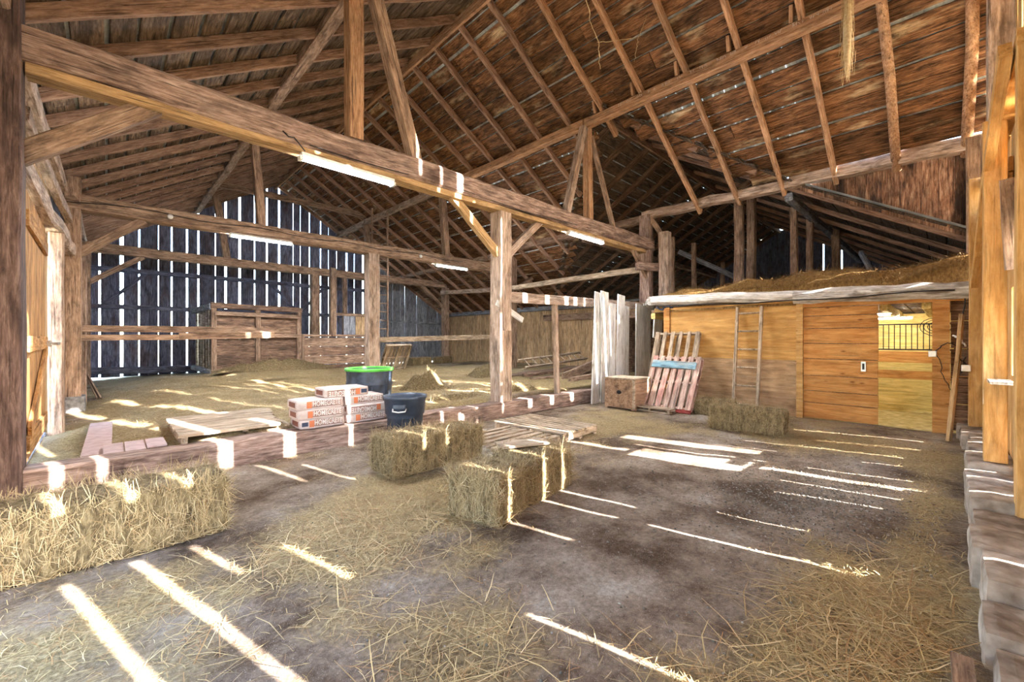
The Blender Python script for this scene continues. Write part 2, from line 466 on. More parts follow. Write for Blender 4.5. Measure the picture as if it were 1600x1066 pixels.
def dirtmat():
    m, nt, bs = newmat('packed_dirt')
    L = nt.links.new
    tc = N_(nt, 'ShaderNodeTexCoord')
    def noi(s, d, r=.6):
        n = N_(nt, 'ShaderNodeTexNoise'); n.inputs['Scale'].default_value = s; n.inputs['Detail'].default_value = d; n.inputs['Roughness'].default_value = r
        L(tc.outputs['Object'], n.inputs['Vector']); return n
    big, fine, spk = noi(1.1, 8, .7), noi(30, 8, .85), noi(190, 3)
    r1 = ramp(nt, [(.40, S(84, 68, 53)), (.5, S(128, 113, 99)), (.6, S(154, 142, 129)), (.68, S(172, 165, 156))]); L(big.outputs[0], r1.inputs[0])
    r2 = ramp(nt, [(.34, (.4, .38, .36, 1)), (.52, (.95, .95, .95, 1)), (.66, (1.45, 1.42, 1.4, 1))]); L(fine.outputs[0], r2.inputs[0])
    mx = N_(nt, 'ShaderNodeMix', data_type='RGBA', blend_type='MULTIPLY'); mx.inputs[0].default_value = .85
    L(r1.outputs[0], mx.inputs[6]); L(r2.outputs[0], mx.inputs[7])
    r3 = ramp(nt, [(.62, (0, 0, 0, 1)), (.7, (.7, .7, .7, 1))]); L(spk.outputs[0], r3.inputs[0])
    m2 = N_(nt, 'ShaderNodeMix', data_type='RGBA'); L(r3.outputs[0], m2.inputs[0]); L(mx.outputs[2], m2.inputs[6]); m2.inputs[7].default_value = S(208, 204, 200)
    at = N_(nt, 'ShaderNodeAttribute', attribute_name='hay')
    hn = noi(38, 8, .8)
    rh = ramp(nt, [(.34, S(92, 78, 52)), (.5, S(156, 138, 100)), (.64, S(200, 182, 140))]); L(hn.outputs[0], rh.inputs[0])
    hb = noi(2.6, 7, .7)
    a1 = N_(nt, 'ShaderNodeMath', operation='ADD'); L(at.outputs['Fac'], a1.inputs[0]); L(hb.outputs[0], a1.inputs[1])
    hb.inputs['Detail'].default_value = 10; hb.inputs['Roughness'].default_value = .85
    ra = ramp(nt, [(.72, (0, 0, 0, 1)), (1.35, (.8, .8, .8, 1))]); L(a1.outputs[0], ra.inputs[0])
    m3 = N_(nt, 'ShaderNodeMix', data_type='RGBA'); L(ra.outputs[0], m3.inputs[0]); L(m2.outputs[2], m3.inputs[6]); L(rh.outputs[0], m3.inputs[7])
    L(m3.outputs[2], bs.inputs['Base Color'])
    bs.inputs['Roughness'].default_value = .95; bs.inputs['Specular IOR Level'].default_value = .15
    bp = N_(nt, 'ShaderNodeBump'); bp.inputs['Strength'].default_value = .7; bp.inputs['Distance'].default_value = .02
    L(fine.outputs[0], bp.inputs['Height']); L(bp.outputs[0], bs.inputs['Normal'])
    return m
M_DIRT = dirtmat()

# ------------------------------------------------------------------ building dimensions
RU, RZ, RS = 5.1, 8.03, 0.61          # ridge position, height, roof pitch
VN, VF = -0.45, 19.6                  # near and far gable
UL, UP, UE = -0.62, 10.5, 13.6        # left wall, right plate, far right eave
B1, B2, B3 = 5.6, 11.3, 16.7          # the three bents
WV, WZ, WS = 5.2, 6.46, 0.585         # wing ridge position, height, pitch
WU = 22.0                             # wing far end
def roof(u): return RZ - RS * abs(u - RU)
def wing(v): return WZ - WS * abs(v - WV)
def near_cut(u): return WV - (WZ - roof(u)) / WS
def far_cut(u): return WV + (WZ - roof(u)) / WS

def smooth(a, b, x):
    t = min(1, max(0, (x - a) / (b - a)))
    return t * t * (3 - 2 * t)

def floor_z(u, v):
    n = noise.noise(Vector((u * .9, v * .9, 3.1))) * .022 + noise.noise(Vector((u * 3, v * 3, 1.7))) * .012
    b = smooth(5.4, 5.85, v) * (.06 + .26 * smooth(-.5, 1.3, u))
    b += .22 * math.exp(-((u - 3.6) / 1.9) ** 2 - ((v - 13.4) / 1.6) ** 2)
    b += smooth(5.6, 7, v) * (noise.noise(Vector((u * 1.4, v * 1.4, 8.2))) * .06 + noise.noise(Vector((u * 4, v * 4, 2.2))) * .025)
    b *= 1 - .6 * smooth(15, 19, v)
    return b + n

def hay_den(u, v):
    """how much loose hay lies here, 0..1"""
    d = .14 + .38 * noise.noise(Vector((u * .8, v * .8, 11.0))) + .25 * noise.noise(Vector((u * 2.6, v * 2.6, 5.0)))
    g = lambda cu, cv, su, sv, k: k * math.exp(-((u - cu) / su) ** 2 - ((v - cv) / sv) ** 2)
    d += g(2.8, .28, .6, .24, .5) + g(.5, 2.3, 1.0, .9, .36) + g(1.5, 3.3, 1.0, .6, .32) + g(2.0, 3.2, .6, .5, .35) + g(1.0, 1.4, .6, .5, .25)
    d += g(6.0, 3.6, 1.6, 1.0, .4) + g(7.6, 1.2, 1.4, 1.0, .45) + g(5.0, .1, 2.5, .18, .45)
    d -= g(2.4, 1.25, .7, .5, .45) + g(4.0, 1.6, 1.0, .8, .4) + g(4.9, 2.1, .7, .6, .4)
    d += smooth(5.5, 6.3, v) * (.75 - .5 * smooth(.6, -.5, u)) - .5 * smooth(9, 10, u) * smooth(7, 9, v)
    return max(0, min(1, d))

# ------------------------------------------------------------------ floor and outside ground
def build_floor():
    us = np.concatenate([np.arange(-.9, 6, .09), np.arange(6, 13.7, .16)])
    vs = np.concatenate([np.arange(-.6, 6.6, .09), np.arange(6.6, 19.9, .16)])
    V = [(u, v, floor_z(u, v)) for v in vs for u in us]
    nu, nv = len(us), len(vs)
    i = (np.arange(nv - 1)[:, None] * nu + np.arange(nu - 1)[None, :]).ravel()
    F = np.stack([i, i + 1, i + nu + 1, i + nu], 1)
    o = np_mesh('floor', V, F, M_DIRT, smooth=True)
    a = o.data.attributes.new('hay', 'FLOAT', 'POINT')
    a.data.foreach_set('value', np.array([hay_den(x, y) for x, y, _ in V], np.float32))
    tag(o, 'packed dirt barn floor strewn with loose hay', 'floor', kind='structure')
build_floor()
g = mesh('ground', [(-150, -150, -.15), (150, -150, -.15), (150, 150, -.15), (-150, 150, -.15)], [(0, 1, 2, 3)], M_GROUND)
tag(g, 'pale open ground outside the barn', 'ground', kind='structure')

# ------------------------------------------------------------------ roofs
def corrugated(name, p0, du, dv, L, W, parent, pitch=0.076, amp=0.009):
    """sheet spanning L along du (waves run across it) and W along dv"""
    p0, du, dv = map(np.array, (p0, du, dv))
    nrm = np.cross(du, dv); nrm = nrm / np.linalg.norm(nrm)
    n = int(L / pitch * 4)
    t = np.linspace(0, L, n + 1)
    z = amp * np.sin(t / pitch * 2 * np.pi)
    A = p0 + t[:, None] * du + z[:, None] * nrm
    V = np.concatenate([A, A + W * dv])
    i = np.arange(n)
    F = np.stack([i, i + 1, i + n + 2, i + n + 1], 1)
    return np_mesh(name, V, F, M_METAL, parent, smooth=True)

roofR = struct('ceiling', 'plank and rafter roof of the main barn with purlins and metal sheets', 'roof')
CA = 1 / math.hypot(1, RS)
def roof_pt(u, v, d=0.0):
    """on the roof plane, d metres below it (square to the plane)"""
    s = 1 if u >= RU else -1
    return Vector((u - s * d * RS * CA, v, roof(u) - d * CA))
def roof_boards(side):
    s = 0.0
    up = Vector((RS * CA * side, 0, CA))
    umax = 6.1 if side < 0 else UE - RU + .25
    mat = M_ROOFB if side > 0 else M_ROOFL
    while True:
        w = random.uniform(.22, .34)
        gap = random.choice([.01, .02, .03, .045, .065]) if side > 0 else random.choice([.03, .045, .06])
        u0 = s * CA
        if u0 > umax: break
        u = RU + side * (s + w / 2) * CA
        spans = [(VN - .25, VF + .2)]
        if side > 0 and u > RU + (RZ - WZ) / RS:
            spans = [(VN - .25, min(near_cut(u), 4.7)), (max(far_cut(u) - .3, 5.6), VF + .2)]
            if u > 10.27: spans = spans[1:]
            if u > 10.5: spans[0] = (max(spans[0][0], 6.6), spans[0][1])
        for (a, b) in spans:
            v = a
            while v < b - .3:
                L = min(random.uniform(3.2, 5.6), b - v)
                if b - v - L < .6: L = b - v
                e = random.uniform(.1, .5) if (side > 0 and abs(v + L - b) < .01 and b < 6) else 0
                p0 = roof_pt(u, v + .004, .012); p1 = roof_pt(u, v + L - .004 + e, .012)
                if (p1 - p0).y > .2:
                    board('roof_board', p0, p1, w, .024, mat, roofR, up=up, jit=.006)
                v += L
        s += w + gap
for sd_ in (-1, 1): roof_boards(sd_)
# galvanised sheets above the boards
def main_sheet(side, v0, v1, ua, ub):
    z = .035
    p = Vector((ua, v0, roof(ua) + z))
    dv = Vector((side * CA, 0, -RS * CA)) 
    W = abs(ub - ua) / CA
    corrugated('metal_sheet', p, Vector((0, 1, 0)), dv, v1 - v0, W, roofR)
for k in range(8):
    a, b = VN - .3 + k * 2.55, VN - .3 + (k + 1) * 2.55 + .05
    main_sheet(-1, a, b, RU, -1.15)
    if b <= 2.3: main_sheet(1, a, b, RU, 10.26)
    elif a >= 11.9: main_sheet(1, a, b, RU, UE + .35)
    else: main_sheet(1, a, b, RU, 8.0)
# slope pieces between the wing valleys, stepped
for q in range(16):
    a = 1.7 + q * .2
    ub = RU + (RZ - wing(a + .1)) / RS
    if ub > 8.0: main_sheet(1, a, a + .21, 7.98, min(ub + .07, 10.35))
for q in range(33):
    a = 5.6 + q * .2
    ub = RU + (RZ - wing(a + .1)) / RS if a < 10.6 else 99
    main_sheet(1, a, a + .21, 7.9, min(ub + .06, UE + .35))
# rafters
v = .63
vr = [-.25] + [.63 + .9 * k for k in range(22)]
for v in vr:
    if v > VF: break
    # left slope: two per bay step
    mat = random.choice([M_RAFTER, M_RAFTER, M_RAFTER2])
    up = Vector((-RS * CA, 0, CA))
    beam('rafter', roof_pt(-1.0, v, .1), roof_pt(RU - .04, v, .1), .075, .145, M_RAFTER, roofR, up=up, jit=.008, ch=.08)
    up = Vector((RS * CA, 0, CA))
    ue = UP + .15 if v < 5.5 else UE + .15
    if 4.9 < v < 5.5: ue = 8.3
    elif 5.5 < v < 10.5: ue = min(ue, RU + (RZ - wing(v)) / RS + .05)
    m_ = M_RAFTER2 if v < 6 else M_RAFTER
    if v < 1:     # round pole rafters
        tube('rafter', [roof_pt(RU + .04, v, .09), roof_pt(7, v + .02, .1), roof_pt(9, v - .02, .09), roof_pt(ue, v, .1)], [.06, .065, .07, .075], m_, roofR, n=10)
    else:
        beam('rafter', roof_pt(RU + .04, v, .1), roof_pt(ue, v, .1), .08, .13, m_, roofR, up=up, jit=.012, ch=.1)
# purlins and ridge beam
for (u, z, m_) in ((2.45, 6.22, M_TIMBER), (7.72, 6.22, M_RAFTER2)):
    for (a, b) in ((VN, B1 - .02), (B1 + .02, B2 - .02), (B2 + .02, B3 - .02), (B3 + .02, VF - .05)):
        beam('purlin', (u, a, z), (u, b, z + random.uniform(-.02, .02)), .17, .2, m_ if a < 11 else M_POST, roofR, jit=.01, seg=7)
beam('ridge_beam', (RU, VN, 7.78), (RU, VF - .05, 7.78), .06, .2, M_RAFTER2, roofR, jit=.006, seg=10)
for v in vr[2:7]:                                # wedge blocks where the rafters cross the right purlin
    board('wedge_block', (7.62, v + .13, 6.3), (7.5, v + .1, 6.5), .1, .05, M_RAFTER2, roofR, up=(0, 1, 0))
# chalk writing along the right purlin
def scrawl(parent):
    V, F = [], []
    y = .9
    while y < 4.6:
        for _ in range(random.randint(3, 7)):
            a = random.uniform(-.025, .025); b = random.uniform(-.025, .025)
            z0 = 6.23 + random.uniform(-.01, .0); z1 = z0 + random.uniform(.03, .06)
            i = len(V)
            V += [(7.622, y + a, z0), (7.622, y + a + .006, z0), (7.622, y + b + .006, z1), (7.622, y + b, z1)]
            F.append((i, i + 3, i + 2, i + 1))
            y += random.uniform(.012, .03)
        y += random.uniform(.05, .16)
    o = mesh('chalk_mark', V, F, M_CHALK, parent)
    o['kind'] = 'stuff'; o['label'] = 'faint white chalk scribbles'
scrawl(roofR)

# wing roof
wingR = struct('ceiling', 'lower roof of the dark wing beyond the hay loft', 'roof')
WC = 1 / math.hypot(1, WS)
def wing_pt(u, v, d=0.0):
    s = 1 if v >= WV else -1
    return Vector((u, v - s * d * WS * WC, wing(v) - d * WC))
for side in (-1, 1):
    s = 0.0
    up = Vector((0, side * WS * WC, WC))
    while s * WC < 5.7:
        w = random.uniform(.22, .32)
        v = WV + side * (s + w / 2) * WC
        ustart = max(RU + (RZ - wing(v)) / RS - .2, 7.6)
        if side < 0 and v < 2.3: ustart = UP + .05
        u = ustart
        while u < WU - .3:
            L = min(random.uniform(3.5, 5.5), WU - u)
            board('roof_board', wing_pt(u, v, .012), wing_pt(u + L - .01, v, .012), w, .024, M_WINGB, wingR, up=up, jit=.006)
            u += L
        s += w + random.choice([.015, .03, .045])
    for k in range(17):
        u = 8.3 + .85 * k
        if u > WU: break
        if side < 0 and u > UP and k % 2 == 0: continue
        vend = (near_cut(u) if side < 0 else far_cut(u)) if u < (UP + .2 if side < 0 else UE) else (-.4 if side < 0 else 10.7)
        if abs(vend - WV) < .35: continue
        beam('rafter', wing_pt(u, WV + side * .04, .09 if side > 0 else .075), wing_pt(u, vend, .09), .08, .14 if side > 0 else .1, M_WINGR if side > 0 else M_RAFTER, wingR, up=up, jit=.01, ch=.1)
    p = Vector((7.6, WV, WZ + .04)); 
    for (a, b, wd) in ((7.7, 10.4, 0), ((10.4, 14, 1) if side < 0 else (13.6, 14, 1)), (14, 18, 1), (18, WU + .2, 1)):
        if wd:
            q0 = Vector((a, WV, WZ + .035)); dv = Vector((0, side * WC, -WS * WC))
            corrugated('metal_sheet', q0, Vector((1, 0, 0)), dv, b - a, 6.6, wingR)
        else:
            for st in range(14 if side < 0 else 30):
                a2, b2 = 7.6 + st * .2, 7.6 + (st + 1) * .2
                vv = abs((near_cut(a2 + .15) if side < 0 else far_cut(a2 + .15)) - WV)
                q0 = Vector((a2, WV, WZ + .035)); dv = Vector((0, side * WC, -WS * WC))
                corrugated('metal_sheet', q0, Vector((1, 0, 0)), dv, .21, vv / WC + .1, wingR)
for (v, z) in ((2.4, 4.56), (8.0, 4.56)):
    beam('purlin', (10.9, v, z), (WU - .1, v, z), .15, .17, M_GREY if v < 5 else M_TIMBER, wingR, jit=.02, seg=8)
beam('ridge_beam', (8, WV, WZ - .2), (WU - .1, WV, WZ - .2), .05, .16, M_RAFTER, wingR, seg=8)

# ------------------------------------------------------------------ far gable
far = struct('wall_far', 'far gable of weathered upright boards with daylight slits', 'wall')
def gable_board(u0, u1, v, z0, mat, parent, drop=0.05, zt=None):
    m_ = (u0 + u1) / 2
    t0 = (roof(u0) if zt is None else zt(u0)) - drop
    t1 = (roof(u1) if zt is None else zt(u1)) - drop
    # local X is the board's length (upwards)
    M = Matrix(((0, 1, 0, 0), (0, 0, 1, v), (1, 0, 0, 0), (0, 0, 0, 1)))
    th = .025
    j = random.uniform(-.008, .008)
    V = [(z0, u0, 0), (z0, u1, 0), (t1, u1 + j, 0), (t0, u0 + j, 0), (z0, u0, th), (z0, u1, th), (t1, u1 + j, th), (t0, u0 + j, th)]
    F = [(0, 1, 2, 3), (7, 6, 5, 4), (0, 4, 5, 1), (1, 5, 6, 2), (2, 6, 7, 3), (3, 7, 4, 0)]
    return mesh('siding_board', V, F, mat, parent, M)
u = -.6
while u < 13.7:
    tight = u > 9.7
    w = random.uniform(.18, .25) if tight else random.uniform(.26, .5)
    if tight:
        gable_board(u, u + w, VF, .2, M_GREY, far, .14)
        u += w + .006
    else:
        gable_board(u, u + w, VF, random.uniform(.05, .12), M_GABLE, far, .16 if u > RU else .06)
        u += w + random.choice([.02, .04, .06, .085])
for z in (3.75, 2.5, 5.55):
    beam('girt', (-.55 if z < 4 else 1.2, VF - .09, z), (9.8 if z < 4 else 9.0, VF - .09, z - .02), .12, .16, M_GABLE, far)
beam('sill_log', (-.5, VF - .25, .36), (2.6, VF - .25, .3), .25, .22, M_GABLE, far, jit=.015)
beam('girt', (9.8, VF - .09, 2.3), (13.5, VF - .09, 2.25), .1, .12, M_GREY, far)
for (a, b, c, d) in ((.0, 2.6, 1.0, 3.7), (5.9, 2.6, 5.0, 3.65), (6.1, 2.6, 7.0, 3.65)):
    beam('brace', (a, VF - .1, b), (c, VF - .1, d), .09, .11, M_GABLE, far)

# ------------------------------------------------------------------ near gable (camera stands against it): sunny side with open joints
near = struct('wall_near', 'sunlit near gable with open board joints and golden studs', 'wall')
K = SUN_K; T = SUN_TAN * math.hypot(1, SUN_K)
gaps = [(.78, .055, [(1.2, 2.05), (2.48, 2.74)]), (1.10, .06, [(.9, 2.08), (2.48, 2.74)]), (1.39, .05, [(1.75, 2.08), (2.5, 2.74)]), (1.71, .04, [(1.5, 1.86)]),
        (2.0, .035, [(.5, 1.02)]), (2.58, .045, [(2.5, 2.98)]), (2.88, .04, [(1.18, 2.05), (2.36, 2.82)]), (3.41, .035, [(.33, 1.06), (1.17, 2.12), (2.45, 2.8)]),
        (3.72, .035, [(1.17, 2.12), (2.45, 2.8)]), (3.97, .02, [(.6, .92)]), (4.57, .03, [(.35, .83), (.94, 1.66)]), (4.78, .025, [(.27, .82)]),
        (5.15, .03, [(.27, .85)]), (5.85, .03, [(.27, .8), (.98, 1.73)]), (6.44, .02, [(.3, .6), (1.0, 1.35)]), (6.92, .025, [(.3, 1.25)]),
        (7.5, .02, [(.3, .9)]), (8.15, .03, [(.33, 1.1)])]
for (x, y) in ((76, 738), (160, 728), (353, 694), (454, 684), (540, 668), (667, 643), (699, 641), (721, 637), (746, 634), (790, 627), (828, 625), (863, 619), (893, 615), (907, 613)):
    u = pix(x, y, v=5.42).x
    uw = u + K * (5.42 - VN)
    hi = []
    z = 3.02
    top = roof(uw) - .3
    while z < top - .4:
        L = random.uniform(.6, 1.5)
        hi.append((z, min(z + L, top)))
        z += L + random.uniform(.12, .4)
    for gp in gaps:
        if abs(gp[0] - uw) < .1:
            gp[2].extend(hi); break
    else:
        gaps.append((uw, .11, hi))
gaps.sort(key=lambda g: g[0])
WIN = (5.28, 5.72, 1.0, 1.62)
WIN2 = (6.12, 6.36, 1.05, 1.9)
edges = [-.6] + [x for g in gaps for x in (g[0] - g[1] / 2, g[0] + g[1] / 2)]
last = edges[-1]
u = last
while u < 12.0:
    edges += [min(u + random.uniform(.22, .3), 12.0), min(u + .3, 12.0)]
    u = edges[-1]
edges.append(12.2)
def near_board(a, b, z0, z1):
    if b > WIN2[0] + .001 and a < WIN2[1] - .001 and z0 < WIN2[2] and z1 > WIN2[3]:
        if a < WIN2[0]: near_board(a, WIN2[0], z0, z1)
        if b > WIN2[1]: near_board(WIN2[1], b, z0, z1)
        a, b = max(a, WIN2[0]), min(b, WIN2[1])
        near_board(a, b, z0, WIN2[2]); near_board(a, b, WIN2[3], z1)
        return
    if b - a < .015 or z1 - z0 < .02: return
    M = Matrix(((0, 1, 0, 0), (0, 0, 1, VN - .028), (1, 0, 0, 0), (0, 0, 0, 1)))
    V = [(z0, a, 0), (z0, b, 0), (z1, b, 0), (z1, a, 0), (z0, a, .026), (z0, b, .026), (z1, b, .026), (z1, a, .026)]
    mesh('siding_board', V, [(0, 1, 2, 3), (7, 6, 5, 4), (0, 4, 5, 1), (1, 5, 6, 2), (2, 6, 7, 3), (3, 7, 4, 0)], M_GOLD, near, M)
def top_at(a, b): return min(roof(a), roof(b)) + .02 if b < 11 else 4.5
for i in range(0, len(edges) - 1, 2):
    a, b = edges[i], edges[i + 1]
    while b - a > .36:
        c = a + .28
        near_board(a, c, 0.05, top_at(a, c)); a = c
    if b > WIN[0] and a < WIN[1]:
        if a < WIN[0]: near_board(a, WIN[0], .05, top_at(a, b))
        a2, b2 = max(a, WIN[0]), min(b, WIN[1])
        near_board(a2, b2, .05, WIN[2]); near_board(a2, b2, WIN[3], top_at(a, b))
        if b > WIN[1]: near_board(WIN[1], b, .05, top_at(a, b))
    else:
        near_board(a, b, .05, top_at(a, b))
for (u, w, segs) in gaps:                      # battens close the joints where no sun comes through
    segs = sorted(segs); z = .05
    for (a, b) in segs + [(roof(u), 0)]:
        if a - z > .03 and not (WIN[0] - .05 < u < WIN[1] + .05):
            M = Matrix(((0, 1, 0, 0), (0, 0, 1, VN - .055), (1, 0, 0, 0), (0, 0, 0, 1)))
            hw = w / 2 + .03
            V = [(z, u - hw, 0), (z, u + hw, 0), (a, u + hw, 0), (a, u - hw, 0), (z, u - hw, .02), (z, u + hw, .02), (a, u + hw, .02), (a, u - hw, .02)]
            mesh('batten', V, [(0, 1, 2, 3), (7, 6, 5, 4), (0, 4, 5, 1), (1, 5, 6, 2), (2, 6, 7, 3), (3, 7, 4, 0)], M_GOLD, near, M)
        z = max(z, b)
# studs, brace and rails seen along the right edge
beam('post', (4.55, -.42, .06), (4.55, -.42, 3.4), .16, .16, M_GOLD, near, ch=.04)
beam('post', (6.02, -.325, .25), (6.02, -.325, 3.45), .14, .15, M_GOLD, near, ch=.04, jit=.003)
beam('post', (6.1, -.38, 3.45), (6.1, -.38, 6.9), .2, .2, M_POST, near, ch=.05)
beam('post', (8.6, -.32, .2), (8.6, -.32, 3.6), .14, .18, M_GOLD, near, ch=.04)
beam('post', (9.9, -.32, 2.3), (9.9, -.32, 4.6), .16, .18, M_POST, near, ch=.05)
beam('brace', (8.4, -.27, 2.15), (4.7, -.30, 3.5), .07, .13, M_GOLD, near, ch=.05)
beam('girt', (4.6, -.4, 3.5), (8.6, -.4, 3.5), .1, .16, M_GOLD, near, ch=.04)
board('shelf', (5.5, -.34, 1.02), (5.9, -.34, 1.02), .14, .025, M_PALLET, near)
for k, z in enumerate((2.3, 2.45, 2.6, 2.75, 2.9, 3.05)):
    board('plank', (6.1, -.43, z), (8.5, -.43, z), .03, .135, M_GOLD, near)
beam('brace', (5.6, -.4, 2.0), (5.45, -.36, 2.75), .05, .09, M_TIMBER, near)
w1 = struct('window', 'small bright opening in the near wall between golden studs', 'window')
for (a, b, c, d) in ((WIN[0] - .04, WIN[2] - .04, WIN[1] + .04, WIN[2]), (WIN[0] - .04, WIN[3], WIN[1] + .04, WIN[3] + .04)):
    box('window_frame', (a, VN - .01, b), (c, VN + .02, d), M_PALLET, w1)
for a in (WIN[0] - .04, WIN[1]):
    box('window_frame', (a, VN - .01, WIN[2]), (a + .04, VN + .02, WIN[3]), M_PALLET, w1)

# foundation ledge of split stones under the near wall
ledge = struct('wall_near', 'low stone foundation ledge along the near wall', 'wall')
def stone(u0, u1, v0, v1, z1, parent):
    me = grid_box(u1 - u0, v1 - v0, z1 + .06, .045, .022, .009, random.uniform(0, 90), 0.0)
    me.name = 'stone'
    me.polygons.foreach_set('use_smooth', [False] * len(me.polygons))
    me.materials.append(M_STONE)
    M = Matrix.Translation(((u0 + u1) / 2, (v0 + v1) / 2, -.06)) @ Matrix.Rotation(random.uniform(-.02, .02), 4, 'X') @ Matrix.Rotation(random.uniform(-.02, .02), 4, 'Y')
    return link(bpy.data.objects.new('stone', me), parent, M)
u = .9
while u < 8.9:
    L = random.uniform(.38, .85)
    stone(u, u + L - .02, VN, -.13 + random.uniform(-.03, .03) - (.05 if 6.3 < u < 7.2 else 0), .22 + random.uniform(-.05, .05) - (.06 if u < 3 else 0), ledge)
    u += L
board('plank', (1.9, -.07, .02), (2.6, -.05, .05), .07, .03, M_TIMBER, ledge)

# ------------------------------------------------------------------ left wall with big plank door
left = struct('wall_left', 'left plank wall with timber posts and a plate log', 'wall')
def vboard(p, z0, z1, w, mat, parent, axis='v', name='siding_board', th=.025):
    x, y = p
    if axis == 'v':
        M = Matrix(((0, 0, 1, x - th), (0, 1, 0, y), (1, 0, 0, 0), (0, 0, 0, 1)))
    else:
        M = Matrix(((0, 1, 0, x), (0, 0, 1, y - th), (1, 0, 0, 0), (0, 0, 0, 1)))
    V = [(z0, 0, 0), (z0, w, 0), (z1, w, 0), (z1, 0, 0), (z0, 0, th), (z0, w, th), (z1, w, th), (z1, 0, th)]
    return mesh(name, V, [(3, 2, 1, 0), (4, 5, 6, 7), (0, 1, 5, 4), (1, 2, 6, 5), (2, 3, 7, 6), (3, 0, 4, 7)], mat, parent, M)
y = VN
while y < VF:
    w = random.uniform(.22, .3)
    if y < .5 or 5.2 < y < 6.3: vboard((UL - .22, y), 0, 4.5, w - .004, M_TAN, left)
    elif y < 5.2: vboard((UL - .22, y), 2.5 if 1.2 < y < 3.1 else 0, 4.5, w - .004, M_TAN, left)  # unseen opening added low in the wall to let in fill daylight
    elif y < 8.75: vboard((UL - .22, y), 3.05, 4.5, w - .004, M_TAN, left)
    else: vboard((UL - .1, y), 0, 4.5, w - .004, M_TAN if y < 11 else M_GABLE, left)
    y += w
beam('plate_log', (-.72, VN, 4.2), (-.62, B2 - .1, 4.2), .2, .22, M_POST, left, jit=.02)
beam('plate_log', (-.55, B2 + .1, 4.2), (-.45, VF - .1, 4.2), .2, .22, M_POST, left, jit=.02)
beam('lintel_log', (-.62, 5.75, 3.0), (-.5, 11.1, 3.02), .2, .2, M_POST, left, jit=.02)
beam('lintel_log', (-.6, 6.2, 3.6), (-.5, 11.1, 3.6), .1, .14, M_POST, left, jit=.015)
beam('jamb_post', (-.52, 8.9, .02), (-.52, 8.9, 2.92), .16, .2, M_TIMBER, left, up=(0, 1, 0))
beam('jamb_post', (-.37, 12.3, .05), (-.37, 12.3, 3.0), .16, .2, M_TIMBER, left, up=(0, 1, 0))
beam('sill_beam', (-.68, 5.8, .03), (-.66, 8.8, .03), .12, .12, M_GREY, left)
for (a, b) in ((12.6, 13.4), (12.9, 13.2)):
    board('plank', (-.2 + (b - 13) * .3, a, .1), (-.46, b, 1.0), .14, .025, M_TIMBER, left, up=(1, 0, 0))
d1 = struct('door', 'big plank barn door standing ajar in the left wall', 'door')
y = 6.3
for k in range(8):
    vboard((-.575 - .003 * k, y), .16, 2.9, .27, M_DOORL, d1, name='door_plank', th=.03)
    y += .275
for (z) in (.35, 1.35, 2.6):
    beam('rail', (-.56, 6.3, z), (-.58, 8.45, z), .035, .16, M_DOORL, d1, ch=.05)
board('diagonal_brace', (-.552, 6.4, .45), (-.57, 8.3, 1.28), .15, .03, M_DOORL, d1, up=(1, 0, 0))
h_ = box('latch_plate', (-.565, 8.2, 1.3), (-.535, 8.5, 1.38), M_STEEL, d1)
box('latch_bolt', (-.535, 8.3, 1.32), (-.47, 8.79, 1.355), M_STEEL, h_)

